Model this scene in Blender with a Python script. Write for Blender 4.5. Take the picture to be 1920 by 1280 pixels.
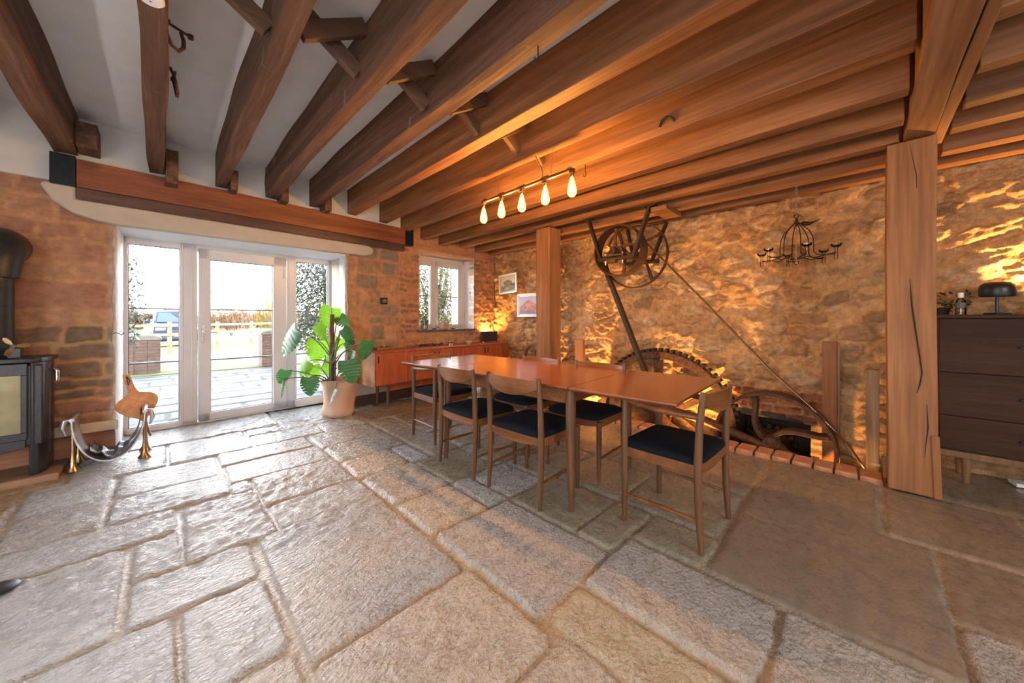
import bpy, math, random
import numpy as np
from mathutils import Vector, Matrix
R = math.radians
for o in list(bpy.data.objects): bpy.data.objects.remove(o)
sc = bpy.context.scene; COL = sc.collection
random.seed(5)

# ------------------------------------------------------------------ camera, world, sun, exposure
cam_d = bpy.data.cameras.new('camera'); cam = bpy.data.objects.new('camera', cam_d); COL.objects.link(cam)
cam.location = (0, 0, 1.15); cam.rotation_euler = (R(90), 0, R(-45))
cam_d.sensor_width = 36; cam_d.lens = 655 / 1920 * 36; cam_d.clip_start = 0.05; cam_d.clip_end = 500
cam_d.shift_y = -(640 - 598) / 1920
sc.camera = cam
sc.view_settings.view_transform = 'Standard'; sc.view_settings.look = 'None'
sc.view_settings.gamma = 1; sc.view_settings.use_curve_mapping = False
sc.view_settings.exposure = 0.32
w = bpy.data.worlds.new('sky'); sc.world = w; w.use_nodes = True
wn = w.node_tree.nodes; wl = w.node_tree.links
bg = wn['Background']
tc = wn.new('ShaderNodeTexCoord'); sp = wn.new('ShaderNodeSeparateXYZ'); rp = wn.new('ShaderNodeValToRGB')
wl.new(tc.outputs['Generated'], sp.inputs[0]); wl.new(sp.outputs['Z'], rp.inputs[0])
rp.color_ramp.elements[0].position = 0.0; rp.color_ramp.elements[0].color = (1.0, .97, .93, 1)
rp.color_ramp.elements[1].position = .5; rp.color_ramp.elements[1].color = (.72, .83, 1.0, 1)
mrs = wn.new('ShaderNodeMapRange'); mrs.interpolation_type = 'SMOOTHSTEP'   # winter sky, brightest near the horizon
mrs.inputs[1].default_value = 0.0; mrs.inputs[2].default_value = .55; mrs.inputs[3].default_value = 30.0; mrs.inputs[4].default_value = 7.0
wl.new(sp.outputs['Z'], mrs.inputs[0]); wl.new(mrs.outputs[0], bg.inputs[1]); wl.new(rp.outputs[0], bg.inputs[0])

def light(name, kind, loc, energy, color, rot=(0, 0, 0), parent=None, **kw):
    d = bpy.data.lights.new(name, kind); d.energy = energy; d.color = color
    for k, v in kw.items(): setattr(d, k, v)
    o = bpy.data.objects.new(name, d); COL.objects.link(o); o.location = loc; o.rotation_euler = rot
    if parent: o.parent = parent
    return o
def aim(o, d):
    o.rotation_euler = Vector(d).to_track_quat('-Z', 'Y').to_euler()
sun = light('sun', 'SUN', (8, 0, 12), 9, (1, .88, .70), angle=R(1)); aim(sun, (-.72, .34, -.5))
DAY = (.86, .93, 1.0)
# sky portals at the glazed doors and small window, then added fill lamps out of view
day1 = light('portal_doors', 'AREA', (.70, 5.36, 1.0), 1, DAY, shape='RECTANGLE', size=2.0, size_y=2.0); aim(day1, (0.05, -1, 0)); day1.data.cycles.is_portal = True
day2 = light('portal_window', 'AREA', (3.28, 5.14, 1.6), 1, DAY, shape='RECTANGLE', size=1.05, size_y=1.2); aim(day2, (0.05, -1, 0)); day2.data.cycles.is_portal = True
fill3 = light('fill_rear', 'AREA', (.2, -3.55, 1.45), 150, (.97, .96, .95), shape='RECTANGLE', size=2.8, size_y=1.5); aim(fill3, (0.15, 1, -.75))  # added fill lamp in a closed opening, standing in for daylight from behind
fill4 = light('fill_side', 'AREA', (-2.35, .35, 1.0), 130, (.84, .92, 1.0), shape='RECTANGLE', size=2.5, size_y=1.9); aim(fill4, (1, 0.2, -1.0))  # added fill lamp in a closed opening, brightens the floor from the left
WARM = (1.0, .50, .13)

# ------------------------------------------------------------------ helpers
def link(o, parent=None, loc=None, rz=0):
    COL.objects.link(o)
    if parent: o.parent = parent
    if loc is not None: o.location = loc
    if rz: o.rotation_euler = (0, 0, rz)
    return o
def tag(o, label=None, cat=None, group=None, kind=None):
    if label: o['label'] = label
    if cat: o['category'] = cat
    if group: o['group'] = group
    if kind: o['kind'] = kind
    return o
def thing(name, label, cat, loc=(0, 0, 0), rz=0, group=None):
    o = bpy.data.objects.new(name, None); link(o, None, loc, rz); o.empty_display_size = .1
    return tag(o, label, cat, group)
def dup(o, loc=None, rz=None, label=None):
    def cp(s, par):
        c = s.copy(); COL.objects.link(c)
        c.parent = par
        for ch in list(s.children): cp(ch, c)
        return c
    n = cp(o, None)
    if loc is not None: n.location = loc
    if rz is not None: n.rotation_euler = (0, 0, rz)
    if label: n['label'] = label
    return n
class MB:
    def __init__(s): s.v = []; s.f = []
    def add(s, vs, fs):
        b = len(s.v); s.v += [tuple(p) for p in vs]; s.f += [tuple(i + b for i in f) for f in fs]; return s
    def box(s, x0, x1, y0, y1, z0, z1):
        return s.add([(x0,y0,z0),(x1,y0,z0),(x1,y1,z0),(x0,y1,z0),(x0,y0,z1),(x1,y0,z1),(x1,y1,z1),(x0,y1,z1)],
                     [(0,3,2,1),(4,5,6,7),(0,1,5,4),(1,2,6,5),(2,3,7,6),(3,0,4,7)])
    def bar(s, a, b, w, h, up=(0,0,1)):
        a = Vector(a); b = Vector(b); d = (b-a).normalized(); u = Vector(up)
        if abs(d.dot(u)) > .98: u = Vector((0,1,0))
        x = d.cross(u).normalized(); y = x.cross(d).normalized()
        vs = [p + x*sx*w/2 + y*sy*h/2 for p in (a, b) for sx, sy in ((-1,-1),(1,-1),(1,1),(-1,1))]
        return s.add(vs, [(0,3,2,1),(4,5,6,7),(0,1,5,4),(1,2,6,5),(2,3,7,6),(3,0,4,7)][:0] + [(0,1,2,3),(7,6,5,4),(0,4,5,1),(1,5,6,2),(2,6,7,3),(3,7,4,0)])
    def tube(s, pts, r, n=8, cap=True, closed=False):
        pts = [Vector(p) for p in pts]; m = len(pts); rs = r if isinstance(r, (list, tuple)) else [r]*m
        prev = None; base = len(s.v)
        for i, p in enumerate(pts):
            if closed: d = pts[(i+1) % m] - pts[i-1]
            else: d = pts[min(i+1, m-1)] - pts[max(i-1, 0)]
            d.normalize()
            if prev is None:
                u = Vector((0,0,1)) if abs(d.z) < .9 else Vector((1,0,0))
                x = d.cross(u).normalized()
            else: x = (prev - d*prev.dot(d)).normalized()
            prev = x; y = d.cross(x)
            for k in range(n):
                a = 2*math.pi*k/n; s.v.append(tuple(p + (x*math.cos(a) + y*math.sin(a))*rs[i]))
        for i in range(m if closed else m-1):
            j = (i+1) % m
            for k in range(n):
                l = (k+1) % n; s.f.append((base+i*n+k, base+i*n+l, base+j*n+l, base+j*n+k))
        if cap and not closed:
            s.f.append(tuple(base+k for k in reversed(range(n)))); s.f.append(tuple(base+(m-1)*n+k for k in range(n)))
        return s
    def lathe(s, prof, c=(0,0,0), n=24, axis='z', cap=True):
        base = len(s.v); m = len(prof)
        for r, h in prof:
            for k in range(n):
                a = 2*math.pi*k/n; x, y = r*math.cos(a), r*math.sin(a)
                p = (x, y, h) if axis == 'z' else ((h, x, y) if axis == 'x' else (y, h, x))
                s.v.append((p[0]+c[0], p[1]+c[1], p[2]+c[2]))
        for i in range(m-1):
            for k in range(n):
                l = (k+1) % n; s.f.append((base+i*n+k, base+i*n+l, base+(i+1)*n+l, base+(i+1)*n+k))
        if cap:
            s.f.append(tuple(base+k for k in reversed(range(n)))); s.f.append(tuple(base+(m-1)*n+k for k in range(n)))
        return s
    def ring(s, c, r0, r1, w, n=48, axis='x', a0=0, a1=360):
        prof = [(r0,-w/2),(r1,-w/2),(r1,w/2),(r0,w/2)]; base = len(s.v); full = (a1-a0) >= 360
        m = n if full else n+1
        for k in range(m):
            a = R(a0 + (a1-a0)*k/n)
            for r, h in prof:
                x, y = r*math.cos(a), r*math.sin(a)
                p = (h, x, y) if axis == 'x' else ((x, y, h) if axis == 'z' else (x, h, y))
                s.v.append((p[0]+c[0], p[1]+c[1], p[2]+c[2]))
        for k in range(n):
            l = (k+1) % m
            for j in range(4):
                q = (j+1) % 4; s.f.append((base+k*4+j, base+k*4+q, base+l*4+q, base+l*4+j))
        if not full:
            s.f.append((base, base+1, base+2, base+3)); e = base+(m-1)*4; s.f.append((e+3, e+2, e+1, e))
        return s
    def prism(s, poly, t0, t1, plane='xz'):
        n = len(poly)
        def P(a, b, t): return {'xz': (a,t,b), 'xy': (a,b,t), 'yz': (t,a,b)}[plane]
        vs = [P(a,b,t0) for a,b in poly] + [P(a,b,t1) for a,b in poly]
        return s.add(vs, [tuple(range(n)), tuple(reversed(range(n, 2*n)))] + [(i, (i+n), (i+1)%n+n, (i+1)%n) for i in range(n)])
    def loft(s, secs, closed=True, cap=True):
        n = len(secs[0]); base = len(s.v)
        for q in secs: s.v += [tuple(p) for p in q]
        for i in range(len(secs)-1):
            for k in range(n if closed else n-1):
                l = (k+1) % n; s.f.append((base+i*n+k, base+i*n+l, base+(i+1)*n+l, base+(i+1)*n+k))
        if cap and closed:
            s.f.append(tuple(base+k for k in reversed(range(n)))); s.f.append(tuple(base+(len(secs)-1)*n+k for k in range(n)))
        return s
    def build(s, name, m, parent=None, smooth=None, bev=0, sub=0, loc=None, rz=0, segs=2):
        me = bpy.data.meshes.new(name); me.from_pydata(s.v, [], s.f); me.update()
        import bmesh
        bm = bmesh.new(); bm.from_mesh(me); bmesh.ops.recalc_face_normals(bm, faces=bm.faces); bm.to_mesh(me); bm.free()
        o = bpy.data.objects.new(name, me); link(o, parent, loc, rz)
        if m: me.materials.append(m)
        if bev:
            b = o.modifiers.new('bevel', 'BEVEL'); b.width = bev; b.segments = segs; b.limit_method = 'ANGLE'; b.angle_limit = R(35)
        if sub:
            b = o.modifiers.new('sub', 'SUBSURF'); b.levels = sub; b.render_levels = sub
        if smooth is None: smooth = bool(bev)
        if smooth or sub:
            me.polygons.foreach_set('use_smooth', [True]*len(me.polygons))
            if not sub:
                me.update()
                try:
                    me.set_sharp_from_angle(angle=R(38))
                except Exception: pass
        return o
def arc(fn, n): return [fn(i/n) for i in range(n+1)]

# ------------------------------------------------------------------ materials
def _mat(name):
    m = bpy.data.materials.new(name); m.use_nodes = True; return m, m.node_tree.nodes, m.node_tree.links, m.node_tree.nodes['Principled BSDF']
def setp(p, rough=.5, metal=0, spec=.5, **k):
    p.inputs['Roughness'].default_value = rough; p.inputs['Metallic'].default_value = metal
    p.inputs['Specular IOR Level'].default_value = spec
    for a, b in k.items(): p.inputs[a.replace('_', ' ')].default_value = b
def plain(name, c, rough=.5, metal=0, nscale=30, var=.15, bump=.1, spec=.5, bdist=.004, **k):
    m, n, l, p = _mat(name); setp(p, rough, metal, spec, **k)
    t = n.new('ShaderNodeTexCoord'); nz = n.new('ShaderNodeTexNoise'); nz.inputs['Scale'].default_value = nscale; nz.inputs['Detail'].default_value = 4
    l.new(t.outputs['Object'], nz.inputs['Vector'])
    cr = n.new('ShaderNodeValToRGB'); e = cr.color_ramp.elements; e[0].position = .3; e[1].position = .7
    e[0].color = tuple(x*(1-var) for x in c)+(1,); e[1].color = tuple(min(1, x*(1+var)) for x in c)+(1,)
    l.new(nz.outputs['Fac'], cr.inputs[0]); l.new(cr.outputs[0], p.inputs['Base Color'])
    if bump:
        b = n.new('ShaderNodeBump'); b.inputs['Strength'].default_value = bump; b.inputs['Distance'].default_value = bdist
        l.new(nz.outputs['Fac'], b.inputs['Height']); l.new(b.outputs[0], p.inputs['Normal'])
    return m
def wood(name, stops, axis='z', scale=6, stretch=.09, rough=.45, bump=.15, patch=None, spec=.4, coord='Object', bdist=.004, knots=0, coat=0):
    m, n, l, p = _mat(name); setp(p, rough, 0, spec)
    if coat: p.inputs['Coat Weight'].default_value = coat; p.inputs['Coat Roughness'].default_value = .12
    t = n.new('ShaderNodeTexCoord'); mp = n.new('ShaderNodeMapping')
    s3 = {'x': (stretch,1,1), 'y': (1,stretch,1), 'z': (1,1,stretch)}[axis]
    mp.inputs['Scale'].default_value = s3; l.new(t.outputs[coord], mp.inputs[0])
    oi = n.new('ShaderNodeObjectInfo'); ad = n.new('ShaderNodeVectorMath'); ad.operation = 'MULTIPLY_ADD'
    cb = n.new('ShaderNodeCombineXYZ'); l.new(oi.outputs['Random'], cb.inputs[0]); l.new(oi.outputs['Random'], cb.inputs[2])
    ad.inputs[1].default_value = (7, 7, 7); l.new(cb.outputs[0], ad.inputs[0]); l.new(mp.outputs[0], ad.inputs[2])
    nz = n.new('ShaderNodeTexNoise'); nz.inputs['Scale'].default_value = scale; nz.inputs['Detail'].default_value = 8; nz.inputs['Roughness'].default_value = .62; nz.inputs['Distortion'].default_value = .6
    l.new(ad.outputs[0], nz.inputs['Vector'])
    cr = n.new('ShaderNodeValToRGB'); e = cr.color_ramp.elements
    while len(e) < len(stops): e.new(.5)
    for i, (ps, c) in enumerate(stops): e[i].position = ps; e[i].color = tuple(c)+(1,)
    l.new(nz.outputs['Fac'], cr.inputs[0]); out = cr.outputs[0]
    fine = n.new('ShaderNodeTexNoise'); fine.inputs['Scale'].default_value = scale*7; fine.inputs['Detail'].default_value = 4; l.new(ad.outputs[0], fine.inputs['Vector'])
    mx = n.new('ShaderNodeMix'); mx.data_type = 'RGBA'; mx.blend_type = 'OVERLAY'; mx.inputs[0].default_value = .55
    l.new(out, mx.inputs[6]); l.new(fine.outputs['Fac'], mx.inputs[7]); out = mx.outputs[2]
    if knots:
        kv = n.new('ShaderNodeTexVoronoi'); kv.inputs['Scale'].default_value = knots; km = n.new('ShaderNodeMapping')
        km.inputs['Scale'].default_value = {'x': (.6,1,1), 'y': (1,.6,1), 'z': (1,1,.6)}[axis]
        l.new(t.outputs[coord], km.inputs[0]); l.new(km.outputs[0], kv.inputs['Vector'])
        kr = n.new('ShaderNodeValToRGB'); kr.color_ramp.elements[0].position = .045; kr.color_ramp.elements[0].color = (1,1,1,1); kr.color_ramp.elements[1].position = .13; kr.color_ramp.elements[1].color = (0,0,0,1)
        l.new(kv.outputs['Distance'], kr.inputs[0])
        m3 = n.new('ShaderNodeMix'); m3.data_type = 'RGBA'; l.new(kr.outputs[0], m3.inputs[0]); l.new(out, m3.inputs[6]); m3.inputs[7].default_value = tuple(x*.3 for x in stops[0][1])+(1,)
        out = m3.outputs[2]
    if patch:
        pn = n.new('ShaderNodeTexNoise'); pn.inputs['Scale'].default_value = patch[1]; pn.inputs['Detail'].default_value = 6; l.new(t.outputs[coord], pn.inputs['Vector'])
        pr = n.new('ShaderNodeValToRGB'); pr.color_ramp.elements[0].position = patch[2]; pr.color_ramp.elements[1].position = patch[2]+.13
        l.new(pn.outputs['Fac'], pr.inputs[0])
        m2 = n.new('ShaderNodeMix'); m2.data_type = 'RGBA'; l.new(pr.outputs[0], m2.inputs[0]); l.new(out, m2.inputs[6]); m2.inputs[7].default_value = tuple(patch[0])+(1,)
        out = m2.outputs[2]
    l.new(out, p.inputs['Base Color'])
    if bump:
        b = n.new('ShaderNodeBump'); b.inputs['Strength'].default_value = bump; b.inputs['Distance'].default_value = bdist
        l.new(fine.outputs['Fac'], b.inputs['Height']); l.new(b.outputs[0], p.inputs['Normal'])
    return m
def attrmat(name, rough=.8, s1=18, s2=90, b1=.5, b2=.5, d1=.02, d2=.006, var=.35, spec=.3, roughattr=False, asp=(1,1,1), rot=0):
    m, n, l, p = _mat(name); setp(p, rough, 0, spec)
    at = n.new('ShaderNodeAttribute'); at.attribute_name = 'Col'
    t = n.new('ShaderNodeTexCoord')
    n1 = n.new('ShaderNodeTexNoise'); n1.inputs['Scale'].default_value = s1; n1.inputs['Detail'].default_value = 8; n1.inputs['Roughness'].default_value = .65
    n2 = n.new('ShaderNodeTexNoise'); n2.inputs['Scale'].default_value = s2; n2.inputs['Detail'].default_value = 3
    mpg = n.new('ShaderNodeMapping'); mpg.inputs['Scale'].default_value = asp; mpg.inputs['Rotation'].default_value = (0,0,rot); l.new(t.outputs['Object'], mpg.inputs[0])
    l.new(mpg.outputs[0], n1.inputs['Vector']); l.new(mpg.outputs[0], n2.inputs['Vector'])
    mr = n.new('ShaderNodeMapRange'); mr.inputs[1].default_value = .3; mr.inputs[2].default_value = .7; mr.inputs[3].default_value = 1-var; mr.inputs[4].default_value = 1+var
    l.new(n1.outputs['Fac'], mr.inputs[0])
    mx = n.new('ShaderNodeVectorMath'); mx.operation = 'SCALE'; l.new(at.outputs['Color'], mx.inputs[0]); l.new(mr.outputs[0], mx.inputs['Scale'])
    l.new(mx.outputs[0], p.inputs['Base Color'])
    a = n.new('ShaderNodeBump'); a.inputs['Strength'].default_value = b1; a.inputs['Distance'].default_value = d1; l.new(n1.outputs['Fac'], a.inputs['Height'])
    b = n.new('ShaderNodeBump'); b.inputs['Strength'].default_value = b2; b.inputs['Distance'].default_value = d2; l.new(n2.outputs['Fac'], b.inputs['Height'])
    l.new(a.outputs[0], b.inputs['Normal']); l.new(b.outputs[0], p.inputs['Normal'])
    if roughattr:
        mm = n.new('ShaderNodeMapRange'); mm.inputs[1].default_value = .35; mm.inputs[2].default_value = .7; mm.inputs[3].default_value = rough-.13; mm.inputs[4].default_value = rough+.17
        l.new(n1.outputs['Fac'], mm.inputs[0]); l.new(mm.outputs[0], p.inputs['Roughness'])
    return m
def glassy(name, tint=(1,1,1), gl=.08, rough=.02, ior=1.45):
    m, n, l, p = _mat(name); n.remove(p)
    out = n['Material Output']; tr = n.new('ShaderNodeBsdfTransparent'); tr.inputs[0].default_value = tint+(1,)
    g = n.new('ShaderNodeBsdfGlossy'); g.inputs['Roughness'].default_value = rough
    fr = n.new('ShaderNodeFresnel'); fr.inputs[0].default_value = ior
    mx = n.new('ShaderNodeMixShader'); l.new(fr.outputs[0], mx.inputs[0]); l.new(tr.outputs[0], mx.inputs[1]); l.new(g.outputs[0], mx.inputs[2]); l.new(mx.outputs[0], out.inputs[0])
    return m
def emit(name, c, s):
    m, n, l, p = _mat(name); p.inputs['Base Color'].default_value = c+(1,); p.inputs['Emission Color'].default_value = c+(1,); p.inputs['Emission Strength'].default_value = s; return m
def leafmat(name, c, trans=.45):
    m, n, l, p = _mat(name); setp(p, .38, 0, .5)
    t = n.new('ShaderNodeTexCoord'); nz = n.new('ShaderNodeTexNoise'); nz.inputs['Scale'].default_value = 12; l.new(t.outputs['Object'], nz.inputs['Vector'])
    cr = n.new('ShaderNodeValToRGB'); cr.color_ramp.elements[0].color = tuple(x*.7 for x in c)+(1,); cr.color_ramp.elements[1].color = tuple(min(1, x*1.3) for x in c)+(1,)
    l.new(nz.outputs['Fac'], cr.inputs[0]); l.new(cr.outputs[0], p.inputs['Base Color'])
    tl = n.new('ShaderNodeBsdfTranslucent'); l.new(cr.outputs[0], tl.inputs[0]); mx = n.new('ShaderNodeMixShader'); mx.inputs[0].default_value = trans
    l.new(p.outputs[0], mx.inputs[1]); l.new(tl.outputs[0], mx.inputs[2]); l.new(mx.outputs[0], n['Material Output'].inputs[0])
    return m
M = {}
M['old_joist'] = wood('old_joist_wood', [(0.25,(0.05,0.024,0.014)),(0.5,(0.12,0.058,0.033)),(0.75,(0.24,0.12,0.07))], 'y', 13, .05, .75, .5, patch=((.30,.23,.19), 5.0, .66), knots=1.3)
M['joist'] = wood('joist_wood', [(0.25,(0.085,0.034,0.013)),(0.5,(0.21,0.088,0.034)),(0.75,(0.34,0.155,0.065))], 'y', 7, .06, .6, .35, knots=1.6)
M['beam_x'] = wood('trimmer_wood', [(0.25,(0.14,0.06,0.026)),(0.5,(0.25,0.115,0.05)),(0.75,(0.36,0.18,0.085))], 'x', 7, .06, .6, .35, knots=1.6)
M['lintel'] = wood('lintel_wood', [(0.25,(0.11,0.03,0.012)),(0.5,(0.24,0.075,0.03)),(0.75,(0.36,0.13,0.055))], 'x', 5, .07, .38, .2, knots=1.9)
M['post'] = wood('post_wood', [(.25,(.19,.08,.032)),(.5,(.28,.125,.052)),(.75,(.36,.175,.076))], 'z', 6, .05, .6, .3, knots=1.3, spec=.3)
M['dark_post'] = wood('weathered_wood', [(.25,(.12,.07,.04)),(.5,(.24,.15,.09)),(.75,(.34,.23,.15))], 'z', 9, .05, .8, .6)
M['plinth'] = wood('plinth_wood', [(.25,(.12,.05,.03)),(.5,(.30,.12,.06)),(.75,(.45,.2,.1))], 'x', 6, .06, .6, .5, knots=1.5)
M['teak'] = wood('teak_top', [(0.25,(0.1394,0.0344,0.0115)),(0.5,(0.2132,0.0558,0.0180)),(0.75,(0.2788,0.0820,0.0279))], 'y', 9, .04, .22, .03, spec=.6, coat=.35)
M['teak_frame'] = wood('teak_frame', [(0.25,(0.0638,0.0272,0.0110)),(0.5,(0.1148,0.0510,0.0213)),(0.75,(0.1785,0.0850,0.0382))], 'z', 12, .06, .32, .06)
M['teak_side'] = wood('teak_rail', [(0.25,(0.1010,0.0362,0.0102)),(0.5,(0.1837,0.0683,0.0204)),(0.75,(0.2755,0.1125,0.0352))], 'x', 14, .08, .32, .06)
M['sideboard'] = wood('sideboard_teak', [(.25,(.24,.055,.025)),(.5,(.36,.09,.04)),(.75,(.44,.13,.06))], 'z', 9, .07, .35, .03)
M['sideboard_end'] = wood('sideboard_end_teak', [(.25,(.30,.13,.06)),(.5,(.42,.2,.1)),(.75,(.52,.28,.15))], 'x', 9, .07, .35, .03)
M['walnut'] = wood('walnut', [(.25,(.028,.011,.0055)),(.5,(.048,.020,.009)),(.75,(.07,.030,.015))], 'y', 8, .05, .55, .06, spec=.2)
M['oak'] = wood('oak_leg', [(.25,(0.140,0.073,0.030)),(.75,(0.238,0.132,0.060))], 'z', 8, .08, .4, .05)
M['seat'] = plain('navy_wool', (.009, .0105, .015), .95, 0, 350, .4, .5, .15, .003)
M['plaster'] = plain('white_plaster', (.82, .83, .85), .85, 0, 6, .04, .35, .2, .01)
M['plaster_warm'] = plain('cream_plaster', (.50, .45, .38), .8, 0, 7, .06, .35, .2, .01)
M['upvc'] = plain('white_frame', (.60, .59, .60), .3, 0, 10, .02, 0)
M['bead'] = plain('grey_bead', (.16, .17, .19), .4, 0, 10, .05, 0)
M['glass'] = glassy('window_glass', ior=1.10)
M['bulbglass'] = glassy('bulb_glass', (1, .90, .66))
_n = M['bulbglass'].node_tree.nodes; _l = M['bulbglass'].node_tree.links
_e = _n.new('ShaderNodeEmission'); _e.inputs[0].default_value = (1, .62, .2, 1); _e.inputs[1].default_value = .55; _a = _n.new('ShaderNodeAddShader')
_s = _n['Material Output'].inputs[0].links[0].from_socket; _l.new(_s, _a.inputs[0]); _l.new(_e.outputs[0], _a.inputs[1]); _l.new(_a.outputs[0], _n['Material Output'].inputs[0])   # the glowing bulb itself
M['clear'] = glassy('clear_glass', (.95, .95, .95))
M['black_metal'] = plain('black_bracket', (.018, .024, .032), .35, .6, 40, .2, .1)
M['stove'] = plain('stove_black', (.045, .047, .052), .38, .5, 60, .15, .15)
M['stove_glass'] = plain('stove_glass', (.30, .28, .16), .12, 0, 5, .3, 0)
M['chrome'] = plain('chrome', (.75, .74, .72), .16, 1, 10, .05, 0)
M['brass'] = plain('brass', (.62, .44, .22), .25, 1, 20, .15, .05)
M['bronze'] = plain('bronze', (.36, .22, .12), .3, 1, 20, .15, .05)
M['rust'] = plain('rusty_iron', (.10,.045,.022), .62, .45, 28, .45, .5, bdist=.006)
M['iron'] = plain('dark_iron', (.032,.022,.016), .6, .5, 40, .3, .3)
M['pipe'] = plain('pipe_iron', (.22, .13, .07), .3, .9, 40, .25, .1)
M['leather'] = plain('tan_leather', (.56,.22,.05), .38, 0, 25, .25, .1)
M['pewter'] = plain('pewter', (.55,.55,.58), .36, .85, 18, .25, .2)
M['charcoal'] = plain('charcoal_leather', (.10, .09, .09), .45, 0, 22, .4, .5, bdist=.01)
M['pot'] = plain('clay_fabric', (.50, .33, .24), .75, 0, 90, .08, .4)
M['soil'] = plain('soil', (.06, .04, .03), .95, 0, 60, .4, .6)
M['coir'] = plain('coir', (.13, .07, .045), .95, 0, 120, .5, .9, bdist=.012)
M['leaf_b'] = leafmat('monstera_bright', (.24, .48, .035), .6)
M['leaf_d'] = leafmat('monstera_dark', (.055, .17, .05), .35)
M['stem'] = plain('plant_stem', (.12, .12, .06), .6, 0, 30, .3, .1)
M['brick'] = plain('edging_brick', (.46, .22, .12), .8, 0, 25, .25, .6, bdist=.01)
M['white'] = plain('white_gloss', (.8, .79, .76), .35, 0, 10, .03, 0)
M['black'] = plain('black_satin', (.02, .02, .022), .35, 0, 10, .1, 0)
M['steel'] = plain('galvanised', (.38, .36, .34), .35, .9, 30, .2, .1)
M['filament'] = emit('filament', (1.0, .58, .18), 45)
M['fixture_glow'] = emit('uplighter_lens', (1.0, .62, .25), 12)

# numpy noise
def _h(ix, iy, s):
    n = (ix.astype(np.int64)*374761393 + iy.astype(np.int64)*668265263 + s*1442695041) & 0x7fffffff
    n = ((n ^ (n >> 13))*1274126177) & 0x7fffffff
    return ((n ^ (n >> 16)) & 0xffff)/65535.
def vn(x, y, s=0):
    ix = np.floor(x); iy = np.floor(y); fx = x-ix; fy = y-iy; fx = fx*fx*(3-2*fx); fy = fy*fy*(3-2*fy)
    a = _h(ix,iy,s); b = _h(ix+1,iy,s); c = _h(ix,iy+1,s); d = _h(ix+1,iy+1,s)
    return (a*(1-fx)+b*fx)*(1-fy) + (c*(1-fx)+d*fx)*fy
def fbm(x, y, o=4, s=0):
    r = 0; a = .5; t = 0
    for k in range(o):
        r = r + a*vn(x, y, s+k*17); t += a; x = x*2.03+3.1; y = y*2.03+1.7; a *= .5
    return r/t
def ss(a, b, x):
    t = np.clip((x-a)/(b-a), 0, 1); return t*t*(3-2*t)
def hf(name, U, V, H, C, tofn, holes, mat, kind='structure', flip=False):
    """grid sheet: tofn(u, v, h) -> xyz arrays; holes = list of (u0,u1,v0,v1)"""
    nu, nv = len(U), len(V); UU, VV = np.meshgrid(U, V, indexing='ij')
    P = np.stack(tofn(UU, VV, H), -1).reshape(-1, 3)
    i, j = np.meshgrid(np.arange(nu-1), np.arange(nv-1), indexing='ij')
    uc = (U[:-1]+U[1:])/2; vc = (V[:-1]+V[1:])/2; uc, vc = np.meshgrid(uc, vc, indexing='ij')
    keep = np.ones(uc.shape, bool)
    for a, b, c, d in holes: keep &= ~((uc > a) & (uc < b) & (vc > c) & (vc < d))
    i = i[keep]; j = j[keep]
    q = np.stack([i*nv+j, (i+1)*nv+j, (i+1)*nv+j+1, i*nv+j+1], -1)
    if flip: q = q[:, ::-1]
    me = bpy.data.meshes.new(name); me.vertices.add(len(P)); me.vertices.foreach_set('co', P.astype(np.float32).ravel())
    me.loops.add(q.size); me.loops.foreach_set('vertex_index', q.astype(np.int32).ravel())
    me.polygons.add(len(q)); me.polygons.foreach_set('loop_start', np.arange(0, q.size, 4, dtype=np.int32))
    me.polygons.foreach_set('use_smooth', np.ones(len(q), bool))
    me.update(calc_edges=True)
    ca = me.color_attributes.new('Col', 'FLOAT_COLOR', 'POINT')
    cc = np.concatenate([C.reshape(-1, 3), np.ones((len(P), 1))], 1); ca.data.foreach_set('color', cc.astype(np.float32).ravel())
    me.materials.append(mat); o = bpy.data.objects.new(name, me); COL.objects.link(o); o['kind'] = kind
    return o
def grid1(a, b, step, extra=()):
    g = np.linspace(a, b, int(round((b-a)/step))+1); e = np.array([x for x in extra if a < x < b])
    if len(e):
        g = g[np.min(np.abs(g[:, None]-e[None]), 1) > step*.35]; g = np.sort(np.concatenate([g, e]))
    return g
def stones(H, C, X, Y, rects, wob, gap, edge, hgt, seed):
    """raise one slab / block per rect on the sheet"""
    wx = X + wob*(fbm(X*9, Y*9, 3, seed)-.5)*2; wy = Y + wob*(fbm(X*9+40, Y*9, 3, seed+5)-.5)*2
    M0 = np.zeros_like(X)
    for k, (x0, x1, y0, y1, col, hv) in enumerate(rects):
        ii = np.where((X[:, 0] > x0-.1) & (X[:, 0] < x1+.1))[0]; jj = np.where((Y[0] > y0-.1) & (Y[0] < y1+.1))[0]
        if not len(ii) or not len(jj): continue
        sl = (slice(ii[0], ii[-1]+1), slice(jj[0], jj[-1]+1))
        a = np.minimum(wx[sl]-x0, x1-wx[sl]); b = np.minimum(wy[sl]-y0, y1-wy[sl])
        r = .03; d = np.minimum(np.minimum(a, b), r - np.sqrt(np.maximum(r-a, 0)**2+np.maximum(r-b, 0)**2)) - gap/2
        m = ss(0, edge, d); tilt = (_h(np.array([k]), np.array([3]), seed)[0]-.5)*.02
        H[sl] = H[sl]*(1-m) + m*(hgt+hv + tilt*(X[sl]-x0))
        n = fbm(X[sl]*3+k*7.3, Y[sl]*3+k*2.1, 3, seed+9)[..., None]
        cc = np.array(col[0])*(1-n) + np.array(col[1])*n
        mc = ss(0, edge*.6, d)[..., None]
        C[sl] = C[sl]*(1-mc) + mc*cc; M0[sl] = np.maximum(M0[sl], m)
    return M0

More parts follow.
